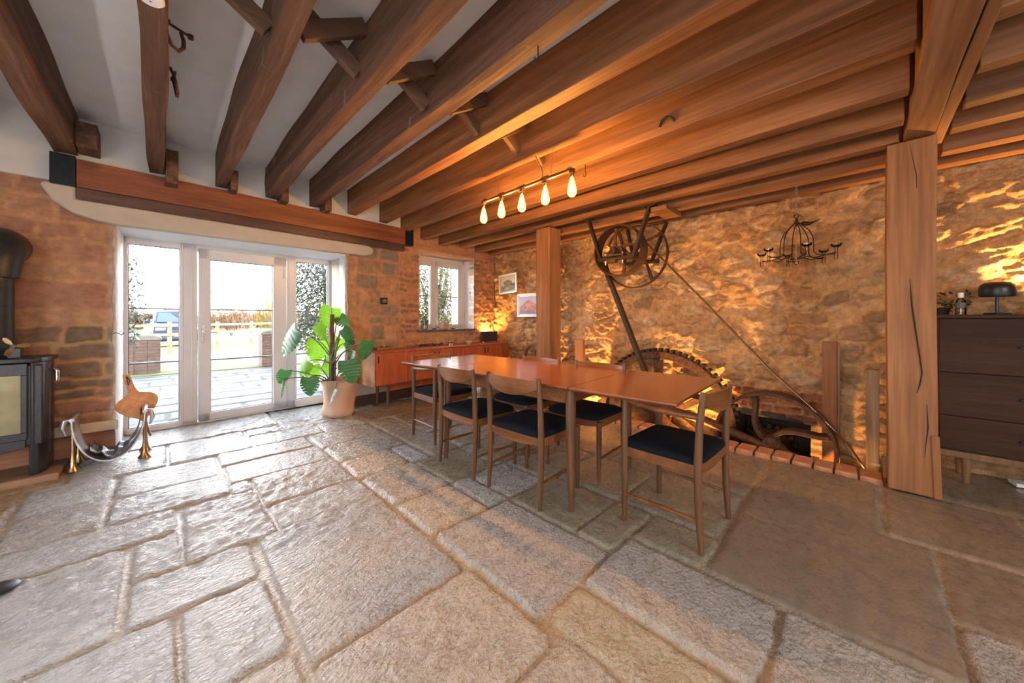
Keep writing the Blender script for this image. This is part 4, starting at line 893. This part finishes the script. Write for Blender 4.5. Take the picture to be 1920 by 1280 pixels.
t = thing('round_cover', 'half-sunk rusty round cover at the foot of the pulley wheel', 'cover', (3.835, .46, -.16)); MB().lathe([(.0,-.03),(.15,-.03),(.17,-.01),(.17,.01),(.12,.03),(.001,.035)][1:], (0,0,0), 36, 'x').build('disc', M['rust'], t, smooth=True); MB().lathe([(.03,-.05),(.03,.05)], n=14, axis='x').build('boss', M['iron'], t)
MB().box(-.02,.05,-.03,.03,-.62,-.10).build('bearer', M['rust'], t)
t = thing('timber_upright', 'tall grey timber upright in the pit behind the pulley wheel', 'post', (4.22, .20, -.78)); MB().box(-.03,.03,-.05,.05,0,1.73).build('board', M['post'], t, bev=.004); MB().box(-.034,.03,-.068,-.052,.0,1.72).build('dark_strip', M['dark_post'], t, bev=.003)
t = thing('timber_upright', 'shorter weathered timber upright beside the big oak post', 'post', (4.10, -.065, -.78)); MB().box(-.045,.045,-.038,.038,0,1.52).build('board', M['dark_post'], t, bev=.005)
t = thing('timber_upright', 'short timber stub standing in front of the toothed wheel', 'post', (4.10, 1.665, -.78)); MB().box(-.03,.03,-.035,.035,0,1.46).build('board', M['rust'], t, bev=.004)
t = thing('timber_stake', 'short pale timber stake against the stone beside the far post', 'stake', (4.20, 2.83, .0)); MB().box(-.03,.02,-.07,.07,-.78,.86).build('board', M['post'], t, bev=.004); 
hp = thing('pulley_hanger', 'black iron V-shaped hanger frame holding the overhead pulley under a joist', 'bracket', (3.62, 1.95, 2.34))
m = MB().bar((0,.365,0),(0,.19,-.525),.03,.055,(1,0,0)).bar((0,-.38,0),(0,-.19,-.53),.03,.06,(1,0,0)).bar((0,.23,-.50),(0,-.215,-.515),.05,.035)
m.box(-.04,.04,.30,.42,-.012,0).box(-.04,.04,-.45,-.33,-.012,0); m.build('hanger_frame', M['iron'], hp, bev=.004)
b = MB().box(-.045,.045,-.10,.16,-.482,-.462); b.lathe([(.06,-.05),(.06,.05)], (0,.06,-.42), 24, 'x'); b.box(-.03,.03,-.0,.12,-.55,-.51); b.build('bearing_block', M['rust'], hp, bev=.003)
for y in (-.07,.14): MB().tube([(0,y,-.57),(0,y,-.44)],.010,8).build('bolt', M['steel'], hp)
hp2 = thing('pulley_hanger', 'second iron hanger, against the wall behind the overhead pulleys', 'bracket', (4.27, 1.95, 2.31))
MB().bar((0,.2,0),(0,.1,-.45),.03,.05,(1,0,0)).bar((0,-.3,0),(0,-.12,-.45),.03,.05,(1,0,0)).box(-.04,.04,-.2,.2,-.47,-.43).build('hanger_frame', M['iron'], hp2, bev=.004)
op = thing('line_shaft', 'overhead line shaft carrying two flat-belt pulleys below the joists', 'pulley', (3.62, 1.99, 1.94))
MB().tube([(-.10,.02,-.01),(.68,.02,0)],.030,20).build('shaft_bar', M['steel'], op, smooth=True)
MB().ring((-.105,.02,-.01),.022,.036,.02,24).build('shaft_end', M['brass'], op)
for nm, x, r_, wd_ in (('front_pulley', .15, .295, .17), ('rear_pulley', .53, .405, .05)):
    pr_ = MB().ring((x,0,0),r_-.014,r_,wd_,72).build(nm, M['rust'], op, bev=.003)
    for k in range(4):
        a = R(35+90*k if r_ < .35 else 10+90*k); m = MB(); secs = []
        if k == 3: continue
        for j in range(9):
            rr_ = .03+(r_-.045)*j/8; b_ = a+.8*math.sin(j/8*1.5); P_ = Vector((x, rr_*math.cos(b_), rr_*math.sin(b_))); tn = Vector((0,-math.sin(b_+.5),math.cos(b_+.5)))*(.024-.010*math.sin(j/8*3.14))
            secs.append([P_+tn+Vector((.012,0,0)), P_+tn-Vector((.012,0,0)), P_-tn-Vector((.012,0,0)), P_-tn+Vector((.012,0,0))])
        m.loft(secs).build('spoke', M['rust'], pr_, bev=.003)
    MB().lathe([(.055,x-.05),(.062,x),(.055,x+.05)], (0,0,0), 24, 'x').build('hub', M['rust'], pr_, smooth=True)
rg_ = thing('small_gear', 'small toothed gear in the dark recess under the brick patch', 'gear', (4.62, .70, -.22)); m = MB().ring((0,0,0),.02,.20,.05,40)
for k in range(20):
    a = k*math.pi/10; m.bar((0,.19*math.cos(a),.19*math.sin(a)),(0,.25*math.cos(a),.25*math.sin(a)),.05,.03,(0,-math.sin(a),math.cos(a)))
m.build('gear_body', M['rust'], rg_)
MB().tube([(-.1,0,0),(.25,0,0)],.03,12).build('axle', M['iron'], rg_, smooth=True)
# belt to the pit wheel: flat strip
def strip(name, pts, wdt, th, m, parent):
    secs = []
    for j, p_ in enumerate(pts):
        a_, b_ = Vector(pts[max(j-1,0)]), Vector(pts[min(j+1,len(pts)-1)]); d_ = (b_-a_).normalized(); wv = Vector((wdt/2,0,0)); nr = d_.cross(Vector((1,0,0))).normalized()*th/2; P_ = Vector(p_)
        secs.append([P_+wv+nr, P_-wv+nr, P_-wv-nr, P_+wv-nr])
    return MB().loft(secs).build(name, m, parent, bev=.0015)
bt = M['belt'] = plain('belt_leather', (.20,.09,.04), .5, 0, 40, .25, .2)
t = thing('drive_belt', 'long pale flat belt slanting from the overhead pulley down into the pit', 'belt', (3.98, .8, 1.0))
P0 = [(0,1.05,1.13),(0,.35,.33),(0,-.2,-.32),(0,-.50,-.62),(0,-.66,-.80),(0,-.74,-.91),(0,-.82,-1.05),(0,-.875,-1.20)]
strip('belt', P0, .055, .012, bt, t)
for dx in (-.0285,.0285): MB().tube([(dx,y,z) for _,y,z in P0],.0045,8).build('belt_edge', M['brass'], t, smooth=True)
t = thing('connecting_bar', 'dark straight bar running from the overhead pulley down to the toothed wheel', 'bar', (3.99, 2.05, 1.15))
MB().bar((-.0,.28,.70),(0,-.36,-.86),.045,.075,(1,0,0)).build('bar_timber', plain('tarred_wood', (.045,.024,.012), .7, 0, 30, .35, .3), t, bev=.004)
t = thing('timber_cleat', 'short timber cleat fixed under the joists above the pulleys', 'timber', (3.75, 1.45, 2.31)); MB().box(-.16,.25,-.06,.10,-.045,-.001).build('cleat', M['joist'], t, bev=.004)
# uplighters in the pit, on the cabinet and behind the sideboard box
def uplighter(loc, energy, label, dirv=(.25,0,1), size=R(95), blend=.7):
    t = thing('uplighter', label, 'spotlight', loc); d_ = Vector(dirv).normalized()
    t.rotation_euler = d_.to_track_quat('Z','Y').to_euler()
    MB().lathe([(.028,-.075),(.03,-.07),(.034,0),(.030,0),(.028,-.006)], n=20, cap=False).build('housing', M['black'], t, smooth=True)
    MB().lathe([(.001,-.012),(.027,-.012)], n=20, cap=False).build('lens', M['fixture_glow'], t)
    MB().box(-.02,.02,-.02,.02,-.10,-.076).build('foot', M['black'], t)
    light('spot', 'SPOT', (0,0,.01), energy, WARM, (math.pi,0,0), t, spot_size=size, spot_blend=blend, shadow_soft_size=.025)
    return t
uplighter((3.98, 2.62, -.64), 420, 'small black uplighter in the pit by the far post', (.26,.05,1), R(66), .9)
uplighter((3.84, 1.30, -.66), 360, 'small black uplighter in the pit below the toothed wheel', (.30,.05,1), R(62), .9)
uplighter((3.86, .28, -.66), 75, 'small black uplighter in the pit by the pulley wheel', (.3,.0,1), R(80), .9)
uplighter((4.23, -.93, 1.285), 105, 'small black uplighter at the back of the cabinet behind the lamp', (.06,.05,1), R(130))
uplighter(Bw(4.12, -.075, .845), 45, 'small uplighter hidden behind the dark box on the sideboard', (.1,.12,1), R(150))

# ------------------------------------------------------------------ lights and ironwork overhead
pn = thing('pendant_light', 'row of five glowing filament bulbs on an iron pipe over the table', 'lamp', (2.10, 1.98, 2.235))
ys = [-.495,-.245,.005,.25,.49]
MB().tube([(0,ys[0]+.02,0),(0,ys[-1]-.02,0)],.0155,14).build('pipe', M['pipe'], pn, smooth=True)
bulbprof = [(.013,-.055),(.016,-.07),(.024,-.10),(.033,-.14),(.0355,-.16),(.031,-.182),(.018,-.197),(.001,-.202)]
for k, y in enumerate(ys):
    e_ = k in (0, 4); s_ = 1 if k == 0 else -1
    m = MB()
    if e_: m.tube([(0,y+s_*.03,0),(0,y+s_*.012,.0),(0,y,-.008),(0,y,-.03)],[.023,.024,.024,.021],14)
    else: m.tube([(0,y-.03,0),(0,y+.03,0)],.0225,14).tube([(0,y,0),(0,y,-.032)],.0175,14).lathe([(.023,-.035),(.023,-.025)],(0,y,0),16)
    m.build('pipe_fitting', M['pipe'], pn, smooth=True)
    MB().lathe([(.015,-.03),(.0155,-.055),(.013,-.06)], (0,y,0), 16).build('lamp_socket', M['brass'], pn, smooth=True)
    bu = MB().lathe(bulbprof, (0,y,0), 24, cap=False).build('bulb', M['bulbglass'], pn, smooth=True)
    m = MB()
    for q_ in range(8):
        a = q_*math.pi/4; m.tube([(.008*math.cos(a),y+.008*math.sin(a),-.08),(.018*math.cos(a+.4),y+.018*math.sin(a+.4),-.165)],.0017,5)
    m.build('filament', M['filament'], bu)
    light('bulb_light', 'POINT', (0,y,-.13), 28, (1,.52,.16), (0,0,0), pn, shadow_soft_size=.02)
MB().tube([(0,-.22,.015),(.03,-.19,.10),(.05,-.10,.247)],.003,6).build('flex', M['black'], pn)
for y in (-.30,.30): MB().tube([(0,y,.012),(.03,y,.246)],.0018,5).build('suspension_wire', M['steel'], pn)
ch = thing('chandelier', 'wrought-iron birdcage chandelier with glass cups hanging before the stone wall', 'chandelier', (3.90, .40, 1.66))
for k in range(12):
    z = .655-.0225*k*1.05
    pts = [((.009*math.cos(a) if k%2 else 0), (0 if k%2 else .009*math.cos(a)), z+.016*math.sin(a)) for a in [i*math.pi/5 for i in range(10)]]
    MB().tube(pts,.0022,6,closed=True).build('chain_link', M['steel'], ch)
MB().ring((0,0,.385),.012,.019,.006,20).build('top_ring', M['iron'], ch)
MB().lathe([(.008,.30),(.014,.33),(.009,.365)], n=12).build('crown', M['iron'], ch)
MB().tube([(0,0,0),(0,0,.33)],.003,6).build('centre_rod', M['brass'], ch)
for k in range(6):
    a = k*math.pi/3+.35; c_, s_ = math.cos(a), math.sin(a)
    P_ = [(.008,.335),(.04,.30),(.085,.25),(.112,.19),(.118,.12),(.118,.06),(.135,.035),(.19,.02),(.26,.03)]
    MB().tube([(r_*c_, r_*s_, z) for r_, z in P_],.0042,6).build('cage_arm', M['iron'], ch)
    MB().tube([(.02*c_,.02*s_,.01),(.07*c_-.02*s_,.07*s_+.02*c_,.03),(.13*c_+.015*s_,.13*s_-.015*c_,.005),(.2*c_-.02*s_,.2*s_+.02*c_,.025),(.25*c_,.25*s_,.02)],.0045,6).build('twig', M['iron'], ch)
    MB().lathe([(.0015,-.055),(.012,-.05),(.012,-.03),(.009,.02),(.013,.04),(.032,.052),(.036,.07),(.034,.07),(.030,.056),(.010,.044)], (.26*c_,.26*s_,.03), 18, cap=False).build('glass_cup', M['clear'], ch, smooth=True)
MB().lathe([(.001,-.045),(.018,-.03),(.019,-.012),(.008,.0)], n=16).build('glass_drop', M['clear'], ch, smooth=True)
bd_ = thing('bird_figure', 'small iron bird perched on the chandelier\'s shoulder', 'ornament', (3.90, .335, 1.955))
MB().tube([(.0,.035,.028),(0,.022,.024),(0,.0,.012),(0,-.025,.010),(0,-.05,.018),(0,-.09,.034)],[.004,.014,.020,.014,.007,.003],12).build('bird_body', M['iron'], bd_, smooth=True)
for k, (y, z, lb) in enumerate(((1.028,2.70,'rusty iron shackle hanging on the third joist, the nearer one'),)):
    pass
def shackle(loc, rz, lb, sc_=1):
    t = thing('iron_shackle', lb, 'shackle', loc, rz, 'iron shackles on the third joist')
    pts = [(.0,-.01,.05),(.01,-.03,.01),(.02,-.035,-.04),(.03,-.02,-.085),(.035,.01,-.095),(.035,.035,-.06),(.03,.04,-.02),(.02,.035,.02)]
    MB().tube(pts,.0085,10).build('bow', M['rust'], t, smooth=True)
    MB().tube([(.015,-.045,.02),(.03,.075,.03)],.007,8).lathe([(.013,-.01),(.013,.01)], (.03,.075,.03), 10).build('pin', M['rust'], t)
    return t
shackle((.028,2.50,2.62), R(-50), 'rusty iron shackle hanging on the third joist, the nearer one'); shackle((.030,2.93,2.60), R(10), 'rusty iron shackle hanging on the third joist, the farther one')
t = thing('smoke_alarm', 'round white smoke alarm under the third joist', 'smoke alarm', (-.035, 2.055, 2.476)); t.scale = (.8, .8, .8); MB().lathe([(.035,0),(.052,-.004),(.054,-.02),(.045,-.03),(.02,-.034),(.001,-.034)], n=32, cap=False).build('body', M['white'], t, smooth=True); MB().lathe([(.006,-.036),(.001,-.037)], n=12, cap=False).build('test_button', plain('blue_dot', (.1,.15,.4), .4), t)
def cuphook(loc, lb, L=.07):
    t = thing('screw_hook', lb, 'hook', loc); MB().tube([(0,0,0),(0,0,-L*.6),(.012,0,-L*.85),(.008,.01,-L),(-.008,.012,-L*.95),(-.012,.01,-L*.8)],.0035,7).build('hook_wire', M['iron'], t, smooth=True)
cuphook((2.45,1.60,2.418), 'iron hook under the ninth joist just beyond the pendant light', .10); cuphook((1.30,1.12,2.488), 'bent nail under the sixth joist')
t = thing('joist_rail_hook', 'curved iron hoop fixed on the side of a joist right of the pendant', 'hook', (2.415,.93,2.50)); MB().tube([(-.0,.05,-.03),(-.012,.03,.0),(-.016,0,.012),(-.012,-.03,.0),(0,-.05,-.03)],.009,8).build('hoop', M['iron'], t, smooth=True)

# ------------------------------------------------------------------ cabinet at the right
cb = thing('tall_cabinet', 'dark walnut cabinet with wide drawers at the right photo edge', 'cabinet', (3.95, -1.12, 0))
MB().box(.022,.33,-.73,.725,.225,1.155).build('carcass', M['walnut'], cb, bev=.003)
MB().box(-.012,.335,-.745,.74,1.156,1.181).build('top', M['walnut'], cb, bev=.003)
for a, b_ in ((.232,.465),(.470,.772),(.777,1.150)):
    for y0_, y1_ in ((-.725,.722),):
        d = MB().box(.002,.021,y0_,y1_,a,b_).build('drawer', M['walnut'], cb, bev=.002)
        MB().box(-.016,.0015,.32,.39,(a+b_)/2-.006,(a+b_)/2+.006).build('drawer_pull', M['black'], d, bev=.003)
MB().box(.0,.03,-.73,.73,.178,.222).box(.29,.32,-.73,.73,.178,.222).box(.03,.29,.69,.72,.18,.222).box(.03,.29,-.72,-.69,.18,.222).build('base_frame', M['oak'], cb, bev=.003)
for y in (.60,-.60):
    for x in (.035,.28): MB().tube([(x,y,0),(x,y,.18)],[.015,.026],16).build('leg', M['oak'], cb, smooth=True)
lp = thing('mushroom_lamp', 'black mushroom-shaped table lamp on the walnut cabinet', 'lamp', (4.09, -.665, 1.181))
MB().lathe([(.058,0),(.06,.004),(.058,.012),(.02,.014)], n=32).build('base', M['black'], lp, smooth=True)
MB().tube([(0,0,.013),(0,0,.145)],.0075,12).build('stem', M['black'], lp, smooth=True)
MB().lathe([(.076,.125),(.079,.13),(.080,.18),(.074,.205),(.055,.222),(.02,.228),(.001,.229)], n=40, cap=False).lathe([(.074,.126),(.074,.178),(.05,.21),(.001,.218)], n=40, cap=False).build('shade', M['black'], lp, smooth=True)
t = thing('glass_bottle', 'small clear glass bottle beside the mushroom lamp', 'bottle', (4.05, -.505, 1.181))
MB().lathe([(.001,0),(.023,0),(.0255,.006),(.0255,.085),(.02,.105),(.012,.112),(.011,.125)], n=24, cap=False).build('glass_body', M['clear'], t, smooth=True)
MB().lathe([(.022,.004),(.022,.045)], n=20).build('liquid', glassy('amber_liquid', (.9,.72,.6)), t); MB().lathe([(.0262,.05),(.0262,.085)], n=24, cap=False).build('label_band', M['charcoal'], t); MB().lathe([(.014,.122),(.014,.158),(.001,.159)], n=20).build('cap', M['white'], t, smooth=True)
gp = thing('trailing_plant', 'dark leafy foliage at the end of the cabinet beside the bottle', 'plant', (4.14, -.43, 1.181))
MB().lathe([(.03,0),(.042,.05),(.038,.052)], n=18).build('pot_body', M['iron'], gp, smooth=True)
rnd = random.Random(8); vs = []; fs = []
for k in range(70):
    c = Vector((rnd.uniform(-.05,.07), rnd.uniform(-.14,.05), rnd.uniform(.04,.20)*rnd.random()**.5)); a = Vector((rnd.uniform(-1,1),rnd.uniform(-1,1),rnd.uniform(-.5,.8))).normalized(); b_ = a.orthogonal().normalized(); L = rnd.uniform(.02,.04); n0 = len(vs)
    vs += [c, c+a*L*.5+b_*L*.35, c+a*L*1.2, c+a*L*.5-b_*L*.35]; fs.append((n0,n0+1,n0+2,n0+3))
MB().add(vs, fs).build('foliage', leafmat('dark_leaf', (.03,.05,.015), .15), gp)
t = thing('white_tile', 'small white slab on the floor under the cabinet at the right edge', 'slab', (4.20, -.86, .0)); t.rotation_euler = (0,0,R(10)); MB().box(-.05,.05,-.12,.12,.001,.026).build('slab', M['white'], t, bev=.003)

# ------------------------------------------------------------------ outside
pv = plain('paving', (.13,.135,.13), .7, 0, 3, .35, .4, bdist=.02)
ps = []
rnd = random.Random(2); y = 5.32
while y < 10.4:
    h_ = rnd.uniform(.35,.6); x = -.45 + rnd.uniform(-.3,0)
    while x < 2.9:
        w_ = rnd.uniform(.5,1.1); c_ = rnd.uniform(.05,.085); ps.append((x, min(x+w_,3.1), y, y+h_, ((c_,c_,c_*.97),(c_*1.4,c_*1.4,c_*1.4)), rnd.uniform(0,.004))); x += w_
    y += h_
ox = grid1(-.6,3.1,.03); oy = grid1(5.30,10.6,.03); X, Y = np.meshgrid(ox, oy, indexing='ij'); H = np.full_like(X, -.075); C = np.ones(X.shape+(3,))*np.array((.015,.017,.012))
stones(H, C, X, Y, ps, .02, .03, .03, -.055, 41); hf('floor_patio', ox, oy, H, C, lambda u, v, h: (u, v, h), [], attrmat('patio_stone', .75, 8, 60, .4, .4, .02, .005, .3))
struct(MB().box(-12,14,5.25,16,-.20,-.085), 'floor_gravel', plain('gravel', (.075,.068,.057), .95, 0, 60, .6, 1, bdist=.02), False)
struct(MB().box(-80,120,10.9,200,-.3,-.07), 'floor_lawn', plain('lawn', (.055,.065,.010), .95, 0, .6, .45, .6, bdist=.05), False)
struct(MB().box(-30,40,14.2,16.4,-.2,-.06), 'floor_track', plain('track', (.10,.09,.065), .95, 0, 4, .25, .4, bdist=.05), False)
struct(MB().box(-.35,1.85,5.22,5.36,-.09,.0), 'trim_14', M['iron'], False)
obrick = attrmat('pier_brick', .85, 14, 60, .4, .4, .02, .006, .3)
def pier(cx, cy, w_, d_, h_, label, rnded):
    t = thing('gate_pier', label, 'pier', (cx, cy, -.07), 0, 'low brick piers beyond the patio')
    m = MB(); k = 0; z = 0; cols = []
    while z < h_:
        for i_ in range(3):
            o_ = (.0 if k % 2 else .08)
            x0 = -w_/2+i_*w_/3+.005; m.box(x0, x0+w_/3-.01, -d_/2, d_/2, z, z+.066)
        z += .075; k += 1
    bo = m.build('brick_courses', plain('pier_brick', (.07,.04,.028), .9, 0, 9, .4, .4), t, bev=.004)
    MB().box(-w_/2+.012,w_/2-.012,-d_/2+.012,d_/2-.012,0,z-.01).build('mortar', plain('pier_mortar', (.08,.07,.055), .9), t)
    cap = [(-w_/2-.02,0)] + [(-(w_/2+.02)*math.cos(a), .09*math.sin(a)+.02) for a in [i_*math.pi/12 for i_ in range(13)]] + [(w_/2+.02,0)]
    MB().prism(cap, -d_/2-.02, d_/2+.02).build('coping', plain('coping_stone', (.08,.075,.06), .9, 0, 10, .3, .5, bdist=.02), t, loc=(0,0,z))
pier(-.34, 11.5, .62, .45, .72, 'low brick pier with mossy cap seen through the left sidelight', True)
pier(2.10, 11.1, .60, .45, .75, 'low brick pier with rounded cap seen through the door glass', True)
# post and rail fence
fm = plain('fence_timber', (.13,.105,.065), .85, 0, 12, .25, .3)
fn = thing('rail_fence', 'pale post-and-rail fence along the field beyond the patio', 'fence', (0, 0, -.07))
fx = [(-3.4,16.2),(-1.6,16.6),(.17,17.0),(1.6,18.8),(3.0,20.6),(4.4,22.4),(5.8,24.2),(7.2,26.0)]
for i, (x, y) in enumerate(fx):
    MB().box(-.06,.06,-.06,.06,0,1.12).build('fence_post', fm, fn, loc=(x, y, 0))
    if i:
        a_, b_ = Vector((*fx[i-1],0)), Vector((x,y,0))
        for z in (.35,.68,1.0): MB().bar(a_+Vector((0,-.08,z)), b_+Vector((0,-.08,z)), .04, .09).build('rail', fm, fn)
def foliage(name, label, cat, base, size, n, ls, colr, stems=0, group=None, seed=1, shape='ball', trans=.3, narrow=.35):
    t = thing(name, label, cat, base, 0, group); rnd = random.Random(seed); vs = []; fs = []
    for k in range(n):
        while True:
            p_ = Vector((rnd.uniform(-1,1), rnd.uniform(-1,1), rnd.uniform(-1,1)))
            if p_.length <= 1: break
        cl = .88+.12*math.sin(p_.x*7+seed)*math.sin(p_.z*6+p_.y*5)
        c = Vector((p_.x*size[0]*cl, p_.y*size[1]*cl, size[2]*(.5+.5*p_.z) + size[3]))
        a = Vector((rnd.uniform(-1,1),rnd.uniform(-1,1),rnd.uniform(-1,1))).normalized() if shape != 'up' else Vector((rnd.uniform(-.4,.4)+p_.x*.5,rnd.uniform(-.4,.4),1)).normalized()
        b_ = a.orthogonal().normalized(); L = ls*rnd.uniform(.6,1.3); n0 = len(vs); vs += [c, c+a*L*.5+b_*L*narrow, c+a*L, c+a*L*.5-b_*L*narrow]; fs.append((n0,n0+1,n0+2,n0+3))
    MB().add(vs, fs).build('foliage', leafmat('foliage', colr, trans), t)
    m = MB()
    for k in range(max(1, stems)):
        a = rnd.uniform(0,6.28); e = Vector((math.cos(a)*size[0]*.6*rnd.random(), math.sin(a)*size[1]*.6*rnd.random(), size[3]+size[2]*rnd.uniform(.6,.95)))
        m.tube([(0.02*math.cos(a),.02*math.sin(a),0), tuple(e*.5+Vector((0,0,size[2]*.08))), tuple(e)], [.03,.018,.006] if size[2] < 3 else [.12,.06,.02], 6)
    m.build('branch', plain('bark', (.07,.055,.04), .9), t)
    return t
foliage('olive_tree', 'grey-green olive tree leaning into the left sidelight view', 'tree', (-.66, 8.4, -.07), (.52,.45,2.2,.45), 2600, .085, (.02,.028,.022), 6, None, 3, narrow=.16)
foliage('large_shrub', 'dense grey-green shrub filling the right sidelight view', 'shrub', (2.95, 9.3, -.07), (1.15,.85,3.4,.15), 13000, .075, (.055,.062,.042), 8, 'shrubs close to the house', 5)
foliage('large_shrub', 'dense sunlit shrub seen through the small window', 'shrub', (5.3, 8.3, -.07), (1.5,.9,3.4,.0), 16000, .075, (.085,.08,.035), 8, 'shrubs close to the house', 6)
foliage('willow_bush', 'orange-brown bush behind the fence, left of the two', 'bush', (3.6, 33, -.07), (2.2,1.2,2.0,.1), 1600, .38, (.12,.058,.02), 5, 'bushes behind the fence', 7, 'up', .3, .06)
foliage('willow_bush', 'yellow spiky bush behind the fence, right of the two', 'bush', (5.4, 27.5, -.07), (1.4,1.0,2.0,.1), 1500, .42, (.17,.12,.02), 5, 'bushes behind the fence', 8, 'up', .3, .05)
t = thing('bare_tree', 'bare pale winter tree rising beyond the fence', 'tree', (7.6, 41, -.07)); m = MB(); rnd = random.Random(12)
for k in range(46):
    a = rnd.uniform(0,6.28); s_ = rnd.uniform(.3,1); h_ = rnd.uniform(3.5,7.5)
    m.tube([(0,0,.0),(math.cos(a)*s_*.7,math.sin(a)*s_*.7,h_*.45),(math.cos(a)*s_*2.0,math.sin(a)*s_*2.0,h_)],[.05,.03,.006],5)
m.build('branch', plain('pale_bark', (.14,.11,.07), .9), t)
rnd = random.Random(31)
for i, (x, y, w_, h_) in enumerate(((-8,60,14,2.2),(12,62,16,2.0),(34,60,18,2.6))):
    foliage('field_hedge', ('brown field hedge on the horizon, left stretch','brown field hedge on the horizon, middle stretch','brown field hedge on the horizon, right stretch')[i], 'hedge', (x, y, -.07), (w_*.8,1.2,h_,.0), 1500, .9, (.09,.06,.03), 3, 'hedges on the horizon', 40+i, narrow=.3)
# parked car, front towards the house
car = thing('car', 'blue car parked beyond the brick pier, seen through the left sidelight', 'car', (.45, 23.6, -.07), R(4))
cm = plain('car_paint', (.010,.015,.035), .45, 0, 5, .05, 0, .15); gm = plain('car_glass', (.03,.045,.06), .3, 0, 5, .05, 0, .25)
def csec(y, w_, zb, zt, r_=.12): return [(-w_,y,zb),(-w_*1.02,y,(zb+zt)/2),(-w_*.97,y,zt-r_*.4),(-w_*.88,y,zt),(0,y,zt+.03),(w_*.88,y,zt),(w_*.97,y,zt-r_*.4),(w_*1.02,y,(zb+zt)/2),(w_,y,zb)]
MB().loft([csec(-2.1,.78,.28,.72),csec(-2.0,.88,.24,.92),csec(-1.3,.92,.22,1.02),csec(-.9,.93,.22,1.06),csec(.9,.93,.22,1.08),csec(1.8,.92,.24,1.08),csec(2.1,.84,.3,.95)]).build('body', cm, car, smooth=True)
MB().loft([csec(-1.05,.80,1.0,1.06),csec(-.35,.72,1.0,1.55),csec(.2,.70,1.0,1.62),csec(1.2,.69,1.0,1.60),csec(1.9,.70,1.0,1.1)]).build('cabin', cm, car, smooth=True)
MB().add([(-.72,-1.06,1.09),(.72,-1.06,1.09),(.62,-.42,1.52),(-.62,-.42,1.52)],[(0,1,2,3)]).add([(-.72,-1.05,1.085),(.72,-1.05,1.085),(.62,-.41,1.515),(-.62,-.41,1.515)],[(3,2,1,0)]).build('windscreen', gm, car)
MB().box(-.42,.42,-2.13,-2.07,.55,.72).build('grille', M['black'], car, bev=.02); MB().box(-.6,.6,-2.13,-2.05,.32,.45).build('lower_grille', M['black'], car, bev=.02)
MB().box(-.24,.24,-2.14,-2.10,.46,.55).build('number_plate', M['white'], car)
for s_ in (-1,1):
    MB().box(s_*.66-.16,s_*.66+.16,-2.10,-1.95,.70,.84).build('headlight', M['chrome'], car, bev=.03)
    MB().box(s_*1.0-.09,s_*1.0+.09,-.75,-.62,1.02,1.16).build('mirror', cm, car, bev=.03)
    for y in (-1.35,1.35): MB().lathe([(.33,-.11),(.35,-.08),(.35,.08),(.33,.11)], (s_*.84,y,.34), 28, 'x').build('wheel', M['black'], car, smooth=True)
